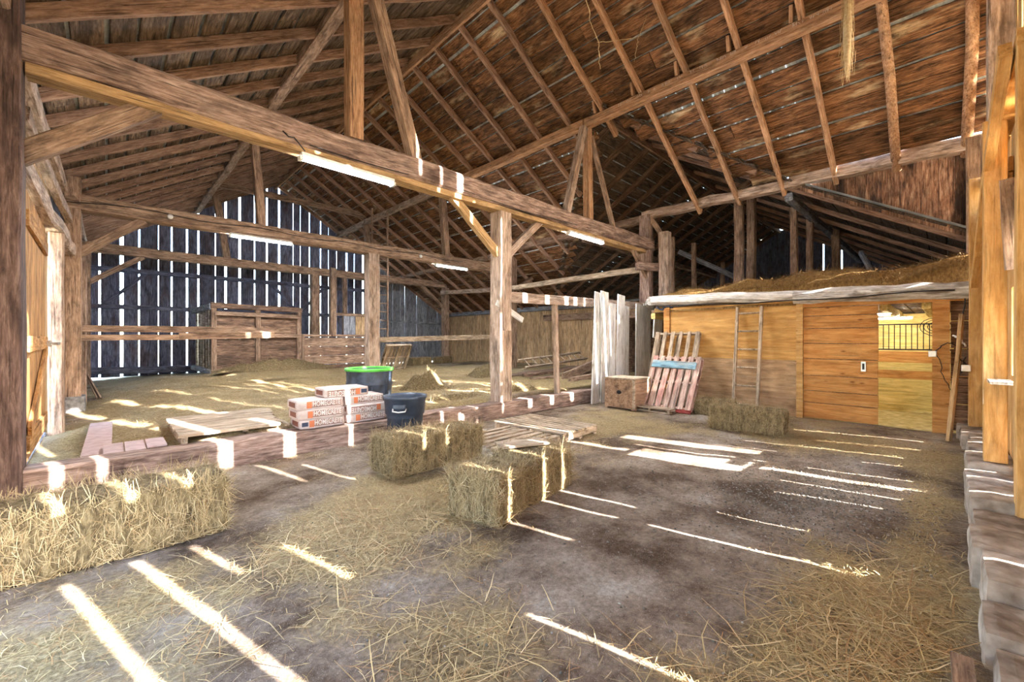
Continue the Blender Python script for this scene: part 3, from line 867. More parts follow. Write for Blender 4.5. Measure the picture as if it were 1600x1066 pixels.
# ------------------------------------------------------------------ timber bents
def bent(v, label, parts):
    b = struct('timber_bent', label, 'timber frame')
    parts(b, v)
    return b
def bent1(b, v):
    beam('tie_beam', (-.75, v, 3.94), (UP + .1, v, 3.92), .3, .32, M_HEWN, b, jit=.022, seg=16, ch=.1)
    beam('tie_plank', (-.5, v - .02, 3.74), (10.2, v - .02, 3.71), .2, .09, M_NEWLUM, b, jit=.006, seg=10, ch=.06)
    beam('post', (-.66, v - .08, .0), (-.66, v - .08, 5.0), .3, .3, M_DARKP, b, up=(0, 1, 0), ch=.05)
    beam('post', (5.14, v, .26), (5.14, v, 3.68), .27, .3, M_POST, b, up=(0, 1, 0), ch=.05, jit=.012)
    board('post_patch', (5.15, v - .155, .3), (5.15, v - .155, 1.55), .2, .02, M_POST, b, up=(0, 1, 0))
    beam('post', (UP - .05, v, 2.2), (UP - .05, v, 4.72), .26, .28, M_HEWN, b, up=(0, 1, 0), ch=.06)
    beam('queen_post', (2.42, v, 4.1), (2.42, v, 6.15), .2, .2, M_RAFTER2, b, up=(0, 1, 0), ch=.06)
    beam('queen_post', (7.82, v, 4.08), (7.76, v, 6.15), .16, .17, M_RAFTER2, b, up=(0, 1, 0), ch=.06)
    beam('brace', (3.36, v - .02, 4.08), (2.66, v - .02, 6.4), .17, .18, M_TIMBER, b, up=(0, 1, 0), ch=.06)
    beam('brace', (7.0, v - .02, 4.08), (7.62, v - .02, 6.1), .14, .15, M_POST, b, up=(0, 1, 0), ch=.06)
    beam('brace', (8.85, v - .02, 4.02), (7.9, v - .02, 6.0), .08, .1, M_TIMBER, b, up=(0, 1, 0), ch=.06)
    beam('brace', (-.56, v - .02, 2.98), (.45, v - .02, 3.84), .09, .17, M_TIMBER, b, ch=.05)
    beam('brace', (5.04, v - .02, 2.92), (4.02, v - .02, 3.76), .09, .14, M_NEWLUM, b, ch=.05)
    beam('brace', (5.26, v - .02, 2.92), (6.2, v - .02, 3.76), .09, .14, M_POST, b, ch=.05)
    beam('brace', (10.5, v - .06, 2.95), (9.55, v - .06, 3.8), .08, .13, M_TIMBER, b, ch=.05)
    beam('sill_beam', (-.55, v - .03, .125), (4.1, v - .03, .135), .3, .3, M_HEWN, b, jit=.012, seg=8, ch=.06)
    beam('sill_beam', (4.12, v - .03, .135), (7.85, v - .05, .14), .28, .28, M_HEWN, b, jit=.012, seg=8, ch=.06)
    beam('rail', (5.28, v - .03, 2.17), (7.9, v, 2.22), .12, .19, M_POST, b, ch=.06)
    beam('rail', (7.9, v, 2.23), (10.4, v, 2.28), .12, .17, M_POST, b, ch=.06)
    beam('stud', (6.7, v - .02, .28), (6.62, v - .02, 2.1), .09, .1, M_POST, b, up=(0, 1, 0), ch=.06)
    board('cleat', (4.95, v - .1, 2.05), (5.6, v - .1, 1.75), .1, .03, M_WHITE, b, up=(0, 1, 0))
_b1 = bent(B1, 'nearest timber bent with a heavy hewn tie beam and floor sill', bent1)
tube('cable', [(1.5, B1 - .16, 3.86), (1.55, B1 - .19, 3.8), (1.62, B1 - .17, 3.82), (1.75, B1 - .15, 3.7)], .008, M_BLACK, _b1)
tube('cable', [(u, B1 - .158, 3.8 + .02 * math.sin(u * 2)) for u in np.linspace(1.8, 7.2, 20)], .006, M_BLACK, _b1)
def bent2(b, v):
    beam('tie_beam', (-.55, v, 3.94), (UP + .1, v, 3.95), .28, .3, M_TIMBER, b, jit=.014, seg=14, ch=.08)
    beam('post', (-.44, v, .34), (-.44, v, 4.4), .22, .28, M_TIMBER, b, up=(0, 1, 0), ch=.05)
    box('footing_block', (-.66, v - .22, -.05), (-.28, v + .2, .34), M_CONC, b, bev=.015)
    beam('post', (5.42, v, .3), (5.42, v, 3.8), .33, .3, M_POST, b, up=(0, 1, 0), ch=.05, jit=.012)
    beam('post', (UP + .4, v, .2), (UP + .4, v, 4.6), .34, .3, M_TIMBER, b, up=(0, 1, 0), ch=.05)
    beam('queen_post', (2.65, v, 4.08), (2.5, v, 6.15), .17, .18, M_TIMBER, b, up=(0, 1, 0), ch=.05)
    beam('queen_post', (7.95, v, 4.08), (7.8, v, 6.15), .2, .2, M_TIMBER, b, up=(0, 1, 0), ch=.05)
    beam('brace', (-.38, v - .02, 2.98), (.55, v - .02, 3.8), .09, .15, M_TIMBER, b, ch=.05)
    beam('brace', (10.8, v - .02, 3.1), (12.2, v - .02, 3.9), .1, .14, M_TIMBER, b, ch=.05)
    beam('rail', (-.35, v + .1, 1.6), (3.3, v + .1, 1.62), .1, .13, M_TIMBER, b, ch=.05)
    beam('rail', (-.35, v - .05, 1.42), (1.2, v - .05, 1.44), .1, .11, M_TIMBER, b, ch=.05)
    beam('rail', (1.1, v - .08, 1.46), (2.9, v - .08, 1.5), .06, .14, M_TIMBER, b, ch=.05)
    beam('rail', (5.58, v - .05, 1.38), (10.9, v - .05, 1.5), .08, .15, M_PALLET, b, ch=.05)
    tube('cable', [(-.55, v - .16, 3.9)] + [(u, v - .16, 3.97 + .03 * math.sin(u * 3)) for u in np.linspace(0, 8.5, 24)], .008, M_BLACK, b)
    for u in (.95, 6.9):
        lathe('porcelain_knob', [(.02, 0), (.05, .01), (.05, .035), (.03, .05)], M_WHITEP, b, Matrix.Translation((u, v - .15, 3.93)) @ Matrix.Rotation(math.pi / 2, 4, 'X'), n=14)
bent(B2, 'middle timber bent with rails between its posts', bent2)
def bent3(b, v):
    beam('tie_beam', (-.5, v, 3.98), (UP + 1.2, v, 3.98), .26, .28, M_TIMBER, b, jit=.014, seg=12, ch=.08)
    for u in (-.45, 5.7, UP + 1.2):
        beam('post', (u, v, .15), (u, v, 3.85), .28, .28, M_TIMBER, b, up=(0, 1, 0), ch=.05)
    beam('stud', (6.85, v, 1.5), (6.85, v, 3.85), .16, .16, M_TIMBER, b, up=(0, 1, 0), ch=.05)
    beam('queen_post', (2.9, v, 4.1), (2.6, v, 6.1), .2, .2, M_TIMBER, b, up=(0, 1, 0), ch=.05)
    beam('queen_post', (7.9, v, 4.1), (7.75, v, 6.1), .2, .2, M_TIMBER, b, up=(0, 1, 0), ch=.05)
    beam('straining_beam', (2.5, v - .05, 6.5), (8.6, v - .05, 6.5), .14, .2, M_TIMBER, b, ch=.08)
    beam('brace', (-.35, v, 3.0), (.8, v, 3.86), .09, .14, M_TIMBER, b, ch=.05)
    beam('brace', (UP + 1.1, v, 2.9), (UP - .1, v, 3.86), .09, .14, M_TIMBER, b, ch=.05)
bent(B3, 'farthest timber bent in front of the slatted gable', bent3)

# ------------------------------------------------------------------ right side: plate, aisle frames, low board wall, loft, stall block
aisle = struct('timber_frame', 'right side plate, girts and loft posts between the bents', 'timber frame')
beam('plate', (UP, B1 + .1, 4.74), (UP, 2.1, 4.72), .26, .2, M_POST, aisle, jit=.02, seg=8)
beam('plate', (UP, 2.3, 4.74), (UP, VN, 4.70), .28, .24, M_POST, aisle, jit=.025, seg=8)
beam('plate', (UP + .05, B1 + .2, 4.66), (UP + .05, B2, 4.68), .22, .2, M_TIMBER, aisle, jit=.02)
beam('plate', (UP + .2, B2 + .1, 4.6), (UP + .3, VF - .1, 4.55), .22, .2, M_POST, aisle, jit=.015)
beam('girt', (UP, B1 + .2, 3.3), (UP + .05, B2, 3.24), .13, .16, M_PALLET, aisle, jit=.01)
beam('girt', (UP + .5, B2 + .1, 3.3), (UP + 1, B3, 3.6), .16, .18, M_POST, aisle, jit=.01)
beam('loft_post', (10.55, 5.12, 2.2), (10.55, 5.12, 4.2), .26, .26, M_POST, aisle, up=(0, 1, 0), jit=.015)
beam('brace', (10.5, 5.1, 4.0), (10.48, 5.5, 4.66), .09, .12, M_TIMBER, aisle)
beam('strut', (9.9, 5.55, 3.3), (10.55, 5.25, 3.3), .18, .2, M_HEWN, aisle)
for (x, u, w, zt) in ((1155, 11.6, .2, 5.3), (1174, 12.4, .2, 5.4), (1241, 12.0, .15, 4.6), (1266, 13.4, .15, 4.6), (1306, 15.5, .2, 4.6), (1085, 13.2, .12, 4.4), (1129, 15.0, .12, 4.0), (1050, 11.6, .12, 4.3)):
    p = pix(x, 440, u=u)
    beam('loft_post', (p.x, p.y, 2.2), (p.x, p.y, zt), w, w, M_TIMBER, aisle, up=(0, 1, 0), jit=.015)
beam('brace', tuple(pix(1060, 393, u=14)), tuple(pix(1160, 438, u=15)), .14, .14, M_GREY, aisle)
beam('brace', tuple(pix(1190, 272, u=11.5)), tuple(pix(1150, 297, u=11.0)), .1, .14, M_TIMBER, aisle)
beam('brace', tuple(pix(1345, 395, u=13)), tuple(pix(1365, 432, u=12)), .08, .1, M_GREY, aisle)
beam('gable_stud', (10.75, 3.0, 4.75), (10.75, 3.0, 5.1), .16, .2, M_TIMBER, aisle)
# upright boards closing the triangle between plate and wing roof
tri = struct('wall_right', 'stained upright boards closing the triangle above the wing roof', 'wall')
y = VN + .05
while y < 2.05:
    w = random.uniform(.18, .32)
    za, zb = wing(y) - .1, wing(y + w) - .1
    M = Matrix(((0, 0, 1, UP + .14), (0, 1, 0, 0), (1, 0, 0, 0), (0, 0, 0, 1)))
    V = [(za, y, 0), (zb, y + w + .006, 0), (4.66, y + w + .006, 0), (4.66, y, 0)]
    V += [(a, b, .025 + .01 * (len(V) % 2)) for a, b, _ in V]
    mesh('siding_board', V, [(3, 2, 1, 0), (4, 5, 6, 7), (0, 1, 5, 4), (1, 2, 6, 5), (2, 3, 7, 6), (3, 0, 4, 7)], M_TRI, tri, M)
    y += w
beam('corner_post', (UP + .05, VN + .1, 2.4), (UP + .05, VN + .1, 4.6), .16, .16, M_POST, tri, up=(0, 1, 0))
# wing end gable with slits and near side wall
wend = struct('wall_right', 'slatted end gable of the wing with a few bright slits', 'wall')
y = -.6
while y < 11:
    w = random.uniform(.22, .34)
    M = Matrix(((0, 0, 1, WU), (0, 1, 0, 0), (1, 0, 0, 0), (0, 0, 0, 1)))
    V = [(0, y, 0), (0, y + w, 0), (wing(y + w) - .05, y + w, 0), (wing(y) - .05, y, 0)]
    V += [(a, b, .025) for a, b, _ in V]
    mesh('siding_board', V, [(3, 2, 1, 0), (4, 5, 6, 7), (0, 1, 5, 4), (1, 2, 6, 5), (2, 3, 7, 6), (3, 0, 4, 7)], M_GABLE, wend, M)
    y += w + (.05 if 2.6 < y < 3.5 else -.004)
for z in (3.0,):
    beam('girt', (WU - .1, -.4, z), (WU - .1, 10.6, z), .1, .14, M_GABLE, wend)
wside = struct('wall_right', 'closed near side wall of the wing', 'wall')
for k in range(12):
    u0 = 10.6 + k * .95
    box('siding_board', (u0, -.5, 0), (u0 + .94, -.47, 3.3), M_CRATE, wside)
for k in range(9):
    u0 = UE + k * .95
    box('siding_board', (u0, 10.6, 0), (u0 + .94, 10.63, 3.4), M_CRATE, wside)
# low tan board wall on the right beyond the nearest bent
rw = struct('wall_right', 'tan upright plank wall under the low right eave', 'wall')
y = 7.2
while y < VF:
    w = random.uniform(.24, .34)
    M = Matrix(((0, 0, 1, UE), (0, 1, 0, 0), (1, 0, 0, 0), (0, 0, 0, 1)))
    z0, z1 = .12, 2.62
    V = [(z0, y, 0), (z0, y + w - .008, 0), (z1, y + w - .008, 0), (z1, y, 0)]
    V += [(a, b, .03) for a, b, _ in V]
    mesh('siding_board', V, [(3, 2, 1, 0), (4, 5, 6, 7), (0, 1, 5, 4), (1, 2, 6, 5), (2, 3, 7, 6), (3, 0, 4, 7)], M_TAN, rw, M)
    y += w
beam('plate', (UE - .05, 7.2, 2.72), (UE - .05, VF, 2.72), .2, .2, M_GREY, rw)
beam('cross_board', (UE - .1, 7.2, 2.3), (UE - .1, 12, 2.3), .04, .26, M_TIMBER, rw)
box('sill_log', (UE - .12, 7.2, -.1), (UE + .1, VF, .14), M_GREY, rw)
wst = struct('wall_right', 'plank partition under the loft behind the leaning white boards', 'wall')
for k in range(9):
    box('siding_board', (9.0 + k * .5, 6.9, 0), (9.49 + k * .5, 6.93, 2.1), M_CRATE, wst) if k > 4 else None

# loft deck
loft = struct('ceiling', 'hay loft deck above the stalls with a whitewashed edge log', 'loft')
for k in range(12):
    v0 = VN + .1 + k * .42
    box('deck_plank', (8.98, v0, 2.0), (21.9, v0 + .41, 2.06), M_CRATE, loft)
for k in range(4):
    v0 = 4.62 + k * .6
    box('deck_plank', (10.6, v0 + .05, 2.0), (21.9, v0 + .62, 2.06), M_CRATE, loft)
beam('edge_log', (8.95, 4.62, 2.28), (8.95, 1.9, 2.17), .26, .2, M_LOG, loft, jit=.02, seg=8, ch=.28)
beam('edge_log', (8.95, 1.9, 2.17), (8.95, -.28, 2.12), .28, .24, M_LOG, loft, jit=.025, seg=8, ch=.28)
beam('edge_log', (9.0, 4.7, 2.28), (10.5, 5.5, 2.26), .22, .2, M_LOG, loft, jit=.02, seg=4, ch=.28)
for k in range(10):
    beam('joist', (9.1, .2 + k * .5, 1.93), (13.2, .2 + k * .5, 1.93), .1, .13, M_STALL, loft)
tube('cable', [(8.8, 4.5, 2.15)] + [(8.79, v, 2.11 + .015 * math.sin(v * 4) - .05 * (2 - abs(v - 2)) * .3) for v in np.linspace(4.2, -.1, 18)], .01, M_BLACK, loft)

stall = struct('wall_right', 'golden plywood stall front below the loft', 'wall')
U0 = 8.95
def panel(v0, v1, z0, z1, mat, name='plywood_panel', th=.02, du=0.0, parent=stall):
    M = Matrix(((0, 0, 1, U0 + du), (1, 0, 0, v0), (0, 1, 0, z0), (0, 0, 0, 1)))
    L, H = v1 - v0, z1 - z0
    V = [(0, 0, 0), (L, 0, 0), (L, H, 0), (0, H, 0), (0, 0, th), (L, 0, th), (L, H, th), (0, H, th)]
    return mesh(name, V, [(3, 2, 1, 0), (4, 5, 6, 7), (0, 1, 5, 4), (1, 2, 6, 5), (2, 3, 7, 6), (3, 0, 4, 7)], mat, parent, M)
panel(1.86, 4.22, 1.015, 2.09, M_PLY)
panel(1.86, 4.3, 0.0, 1.01, M_PLYLOW)
panel(4.225, 4.36, 0.3, 2.1, M_PINE, 'corner_stud', .05, -.03)
panel(1.76, 1.86, 0.0, 2.06, M_GOLD, 'jamb', .09, -.05)
panel(-.2, 1.76, 1.96, 2.06, M_PINE, 'header', .06, -.03)
panel(-.05, .135, -.02, 2.04, M_PINE, 'jamb', .12, -.06)
box('side_panel', (8.98, 4.36, 0), (12.6, 4.38, 2.0), M_PLYLOW, stall)
for k in range(5):
    panel(-.46, -.06, k * .42, k * .42 + .41, M_CRATE, 'dark_void_board', .02, .3)  # boards added to stand for the dark void beside the jamb
# sliding door of level pine planks
d2 = struct('door', 'sliding pine plank stall door with a small steel pull', 'door')
z = .02
for k, h in enumerate((.27, .21, .27, .29, .27, .26, .22, .15)):
    panel(.75 + random.uniform(-.003, .003), 1.755, z, z + h - .012, M_PINE, 'door_plank', .035, -.02, d2)
    z += h
box('door_backing', (8.965, .76, .03), (8.985, 1.75, 1.94), M_CRATE, d2)  # full sheet added to block lamp light at the joints, dark so they show
box('door_pull', (8.9, .9, .87), (8.925, .96, 1.03), M_STEEL, d2)
box('pull_recess', (8.895, .915, .9), (8.9, .945, 1.0), M_IRON, d2)

# stall room behind the doorway
room = struct('wall_right', 'lit plank stall room seen through the half-open door', 'wall')
def hplank(u, v0, v1, z0, z1, mat, th=.03, name='wall_plank'):
    M = Matrix(((0, 0, 1, u), (1, 0, 0, v0), (0, 1, 0, z0), (0, 0, 0, 1)))
    L, H = v1 - v0, z1 - z0
    V = [(0, 0, 0), (L, 0, 0), (L, H, 0), (0, H, 0), (0, 0, th), (L, 0, th), (L, H, th), (0, H, th)]
    return mesh(name, V, [(3, 2, 1, 0), (4, 5, 6, 7), (0, 1, 5, 4), (1, 2, 6, 5), (2, 3, 7, 6), (3, 0, 4, 7)], mat, room, M)
for k in range(8):
    hplank(12.6, -.44, 4.35, .0 + k * .245, .24 + k * .245, M_STALL)
for (a, b, m_) in ((.02, .4, M_STALL), (.405, .64, M_STALL), (.645, .8, M_PINE), (.805, .95, M_STALL), (.955, 1.16, M_PINE)):
    hplank(10.9, -.44, 3.0, a, b, m_, .04)
box('room_floor', (9.0, -.44, -.06), (12.6, 4.36, .015), M_STALLF, room)
box('room_side', (9.0, -.47, 0), (12.6, -.445, 2.0), M_STALL, room)
gate = thing('stall_grille', 'black bar grille on top of the stall partition through the doorway', 'grille', (10.92, 0, 1.18))
for z in (1.2, 1.68):
    box('rail', (10.9, -.4, z - .012), (10.94, 1.6, z + .012), M_IRON, gate)
for k in range(24):
    tube('bar', [(10.92, -.36 + k * .08, 1.2), (10.92, -.36 + k * .08, 1.68)], .007, M_IRON, gate, n=5)
for (u, v, lab) in ((11.8, .75, 'lit strip lamp inside the stall nearest its back wall'), (9.9, .95, 'lit strip lamp inside the stall near its doorway')):
    t = thing('ceiling_lamp', lab, 'lamp', (u, v, 1.85))
    box('housing', (u - .06, v - .3, 1.85), (u + .06, v + .3, 1.87), M_WHITEP, t)
    box('tube', (u - .03, v - .28, 1.815), (u + .03, v + .28, 1.85), M_LAMP, t)
fan = thing('wire_basket', 'dark wire fan guard hanging in the stall corner', 'fan', (10.6, .1, 1.6))
for r in (.05, .1, .15, .2):
    tube('ring', [(10.6 + .05 * math.cos(a), .12 + r * math.cos(a), 1.62 + r * math.sin(a) * .8) for a in np.linspace(0, 2 * math.pi, 17)], .006, M_IRON, fan, n=5)

# ------------------------------------------------------------------ hay builders
def fuzz(n, Lx, Ly, Lz):
    """roots, directions, normals of loose stalks over a block"""
    A = np.array([Lx*Ly, Lx*Lz, Lx*Lz, Ly*Lz, Ly*Lz]); c = rng.choice(5, n, p=A/A.sum())
    s, t = rng.uniform(-.5, .5, n), rng.uniform(0, 1, n)
    P = np.zeros((n, 3)); N = np.zeros((n, 3)); D = rng.normal(0, 1, (n, 3))
    k = c == 0; P[k] = np.stack([s*Lx, (t-.5)*Ly, np.full(n, Lz)], 1)[k]; N[k] = (0, 0, 1); D[k] *= (1, 1, .12)
    for i, sg in ((1, -1), (2, 1)):
        k = c == i; P[k] = np.stack([s*Lx, np.full(n, sg*Ly/2), t*Lz], 1)[k]; N[k] = (0, sg, 0); D[k] *= (.45, .1, 1.0)
    for i, sg in ((3, -1), (4, 1)):
        k = c == i; P[k] = np.stack([np.full(n, sg*Lx/2), s*Ly, t*Lz], 1)[k]; N[k] = (sg, 0, 0); D[k] *= (.15, .8, 1.0)
    D /= np.linalg.norm(D, axis=1, keepdims=True)
    D += N * rng.uniform(-.05, .3, (n, 1)) ** 2 * 3
    return P, D, N

def bale(label, x, y, z, rz, Lx=1.0, Ly=.45, Lz=.38, n=5000, group='hay bales on the barn floor', tilt=0):
    n = int(n * 1.5)
    M = Matrix.Translation((x, y, z)) @ Matrix.Rotation(rz, 4, 'Z') @ Matrix.Rotation(tilt, 4, 'X')
    me = grid_box(Lx, Ly, Lz, .035, .05, .011, random.uniform(0, 90))
    me.materials.append(M_HAYB)
    o = link(bpy.data.objects.new('hay_bale', me), None, M)
    tag(o, label, 'hay bale', group)
    P, D, N = fuzz(n, Lx - .02, Ly - .02, Lz - .01)
    L = rng.uniform(.05, .15, n); W = rng.uniform(.0007, .0018, n)
    k = P[:, 2] + D[:, 2] * L < 0.005
    D[k, 2] = np.abs(D[k, 2])
    s = strands('loose_stalk', P, D, N, L, W, M_HAYS, o, M)
    s['kind'] = 'stuff'
    return o

bale('long hay bale at the left edge before the floor sill', .06, 3.86, -.005, .03, 1.16, .46, .41, n=9000)
bale('hay bale in front of the grey dustbin', 2.36, 4.02, -.005, .03, .68, .46, .40, n=5500)
bale('hay bale between the dustbin bale and the floor pallets', 3.0, 4.05, -.005, .03, .48, .44, .38, n=4000)
bale('nearest hay bale, end turned to the left, mid floor', 2.2, 2.56, -.005, -1.3, .48, .42, .38, n=5000)
bale('hay bale with a grey plank on its top', 2.84, 2.66, -.005, .12, .62, .46, .39, n=5500)
bale('hay bale lying before the plywood stall wall', 7.05, 2.1, -.005, math.pi / 2 + .1, 1.0, .48, .36, n=5000)
bale('squat hay bale against the plywood behind another bale', 8.1, 2.95, -.01, math.pi / 2, .6, .42, .3, n=2500)
bale('far hay bale by the grey gable boards', 9.6, 15.6, .2, .1, 1.0, .5, .42, n=1500, group='hay bales far back')
bale('far hay bale at the foot of the right post', 11.0, 15.9, .2, .4, .9, .5, .4, n=1500, group='hay bales far back')
p = board('plank', (2.6, 2.86, .42), (3.06, 2.7, .415), .22, .02, M_PALLET, None)
tag(p, 'short grey plank lying on a hay bale', 'plank')

def heap(label, x, y, rx, ry, h, n, z=None, mat=M_HAYB, smat=M_HAYS, cat='hay pile', rz=0.0, name='hay_pile'):
    z = floor_z(x, y) - .04 if z is None else z
    M = Matrix.Translation((x, y, z)) @ Matrix.Rotation(rz, 4, 'Z')
    sd_ = random.uniform(0, 50)
    R, A = 12, 30
    def hz(px, py):
        r = math.hypot(px / rx, py / ry)
        if r >= 1: return 0
        return h * (1 - r * r) ** 1.1 * (1 + .45 * noise.noise(Vector((px * 4 + sd_, py * 4, 0)))) + .03 * noise.noise(Vector((px * 14, py * 14, sd_)))
    V = [(0, 0, hz(0, 0))]; F = []
    for i in range(1, R + 1):
        for k in range(A):
            a = 2 * math.pi * k / A
            px, py = rx * i / R * math.cos(a), ry * i / R * math.sin(a)
            V.append((px, py, hz(px, py)))
    for k in range(A): F.append((0, 1 + k, 1 + (k + 1) % A))
    for i in range(R - 1):
        for k in range(A):
            a, b = 1 + i * A + k, 1 + i * A + (k + 1) % A
            F.append((a, a + A, b + A, b))
    o = mesh(name, V, F, mat, None, M, True)
    tag(o, label, cat)
    a = rng.uniform(0, 2 * np.pi, n); r = np.sqrt(rng.uniform(0, 1.1, n))
    P = np.stack([rx * r * np.cos(a), ry * r * np.sin(a), np.zeros(n)], 1)
    P[:, 2] = [max(hz(q[0], q[1]), .04) for q in P]
    D = rng.normal(0, 1, (n, 3)) * (1, 1, .3)
    N = np.tile((0., 0., 1.), (n, 1))
    s = strands('loose_stalk', P, D, N, rng.uniform(.06, .2, n), rng.uniform(.0015, .003, n), smat, o, M, bend=.4)
    s['kind'] = 'stuff'
    return o
heap('mound of green hay behind the two bins', 5.0, 7.9, .62, .5, .36, 2600)
heap('low hay spread at the foot of the central post', 4.6, 6.25, .9, .32, .12, 1800)
heap('loose hay behind the sill, right of the central post', 6.3, 6.3, .5, .35, .2, 1500)
heap('hay heap left of the lumber stack', 8.0, 9.3, .7, .6, .3, 1800)
heap('hay drift before the old crate stall', 3.6, 13.6, 1.6, .7, .26, 2500)
heap('thin hay wisp beside the green rimmed drum', 2.4, 6.6, .35, .3, .16, 700)

# hay over the loft deck edge
def loft_hay():
    us = np.arange(8.92, 14.2, .1); vs = np.arange(VN + .15, 6.6, .1)
    V = []
    for v in vs:
        for u in us:
            z = 2.28 + .26 * smooth(8.95, 9.4, u) + .09 * noise.noise(Vector((u * 1.6, v * 1.6, 4))) + .04 * noise.noise(Vector((u * 6, v * 6, 2)))
            z += .1 * smooth(1.5, 0, abs(v - 1.6)) - .08 * smooth(3, 5, v) + .14 * smooth(.6, -.3, v)
            z = 2.0 + (z - 2.0) * smooth(8.9, 9.12, u)
            if v > 4.7 and u < 10: z = 2.1
            V.append((u, v, z))
    nu, nv = len(us), len(vs)
    i = (np.arange(nv - 1)[:, None] * nu + np.arange(nu - 1)[None, :]).ravel()
    i = np.array([k for k in i if not (V[k][1] > 4.55 and V[k][0] < 10.0 + (V[k][1] - 4.55) * .3)])
    F = np.stack([i, i + 1, i + nu + 1, i + nu], 1)
    o = np_mesh('loft_hay', V, F, M_LOFTHAY, smooth=True)
    tag(o, 'layer of brown hay on the loft above the stall', 'hay', kind='stuff')
    n = 9000
    P = np.stack([9.06 + rng.uniform(0, 1, n) ** 2 * 2.4, rng.uniform(VN + .2, 4.5, n), np.zeros(n)], 1)
    P[:, 2] = [2.3 + .26 * smooth(8.95, 9.4, q[0]) + .1 * smooth(1.5, 0, abs(q[1] - 1.6)) - .08 * smooth(3, 5, q[1]) + .14 * smooth(.6, -.3, q[1]) + .09 * noise.noise(Vector((q[0] * 1.6, q[1] * 1.6, 4))) for q in P]
    D = rng.normal(0, 1, (n, 3)) * (1, 1, .25)
    s = strands('loose_stalk', P, D, np.tile((0., 0., 1.), (n, 1)), rng.uniform(.05, .18, n), rng.uniform(.0015, .003, n), M_LOFTS, o, bend=.4)
    s['kind'] = 'stuff'
loft_hay()

# ------------------------------------------------------------------ bags, bins
_lms = {}
def lettering(shadow=False):
    _lm = _lms.get(shadow)
    if _lm is None:
        c = bpy.data.curves.new('lettering', 'FONT')
        c.body = 'HOMECRETE'; c.size = .085; c.extrude = .0006; c.align_x = 'CENTER'; c.align_y = 'CENTER'; c.offset = .005 if shadow else .0022
        o = bpy.data.objects.new('tmp', c); COL.objects.link(o)
        dg = bpy.context.evaluated_depsgraph_get()
        _lm = bpy.data.meshes.new_from_object(o.evaluated_get(dg))
        bpy.data.objects.remove(o)
        xs = [v.co.x for v in _lm.vertices]; w = max(xs) - min(xs)
        for v in _lm.vertices: v.co.x *= .34 / w
        _lm.materials.clear(); _lm.materials.append(M_DINK if shadow else M_INK)
        _lms[shadow] = _lm
    return _lm
def bag(label, x0, x1, z0, y=5.48, flip=False, navy=False, rz=0.0):
    L, H, W = x1 - x0, .118, .36
    cx = (x0 + x1) / 2
    M = Matrix.Translation((cx, y + W / 2, z0)) @ Matrix.Rotation(rz, 4, 'Z')
    import bmesh
    t = thing('cement_bag', label, 'bag', M=M, group='paper bags stacked on the sill')
    bm = bmesh.new(); bmesh.ops.create_cube(bm, size=1)
    bmesh.ops.subdivide_edges(bm, edges=bm.edges, cuts=5, use_grid_fill=True)
    for v in bm.verts:
        p = v.co * 2
        e = 1 - .05 * (p.y ** 2) - .06 * (p.z ** 2)
        v.co = Vector((p.x / 2 * L * (1 - .02 * p.z ** 2), p.y / 2 * W * (1 - .02 * p.z ** 4), H / 2 + p.z / 2 * H * (1 - .10 * (p.x ** 6)) + .003 * noise.noise(p * 3 + Vector((x0, z0, 0)))))
    me = bpy.data.meshes.new('sack'); bm.to_mesh(me); bm.free()
    me.polygons.foreach_set('use_smooth', [True] * len(me.polygons)); me.materials.append(M_BAG)
    link(bpy.data.objects.new('sack', me), t, M)
    s = -1 if flip else 1
    fz = -W / 2 - .004
    def rect(name, a, b, c, d, mat, e=0.0):
        a, b = sorted((a * s, b * s)); c, d = sorted((H / 2 + (c - H / 2) * s, H / 2 + (d - H / 2) * s))
        return box(name, (a, fz - .002 - e, c), (b, fz + .006, d), mat, t, M)
    rect('orange_block', -L * .30, -L * .20, .02, .1, M_ORANGE)
    rect('dark_stripe', -L * .2, L * .44, .028, .035, M_DINK)
    rect('print_band', -L * .2, L * .44, .038, .092, M_BAND)
    rect('dark_stripe', -L * .2, L * .44, .095, .1, M_DINK)
    rect('print_patch', -L * .46, -L * .33, .035, .085, M_NINK if navy else M_BAG)
    R = Matrix(((s, 0, 0, L * .12 * s), (0, 0, -1, fz - .0045), (0, s, 0, H / 2 + .006 * s), (0, 0, 0, 1)))
    o = bpy.data.objects.new('lettering', lettering())
    link(o, t, M @ R)
    o2 = bpy.data.objects.new('lettering_shadow', lettering(True))
    link(o2, t, M @ R @ Matrix.Translation((.003, -.003, -.001)))
    o['label'] = 'white HOMECRETE lettering'
    R2 = box('side_print', (-L / 2 - .003, -W * .3, .03), (-L / 2 + .006, W * .3, .09), M_DINK, t, M)
Z0 = .285
bag('paper bag, bottom of the left stack on the sill', 1.70, 2.25, Z0, navy=True, flip=False)
bag('paper bag, middle of the left stack on the sill', 1.67, 2.24, Z0 + .119, y=5.46)
bag('paper bag, third up in the left stack on the sill', 1.66, 2.23, Z0 + .238, y=5.47, rz=.01)
bag('paper bag, bottom of the right stack beside the drum', 2.29, 2.86, Z0, y=5.49)
bag('paper bag printed upside down, middle of the right stack', 2.29, 2.86, Z0 + .119, y=5.47, flip=True)
bag('paper bag, third up in the right stack by the drum', 2.27, 2.8, Z0 + .238, y=5.49)
bag('topmost paper bag lying across both stacks', 2.0, 2.58, Z0 + .357, y=5.5, flip=True, navy=True)

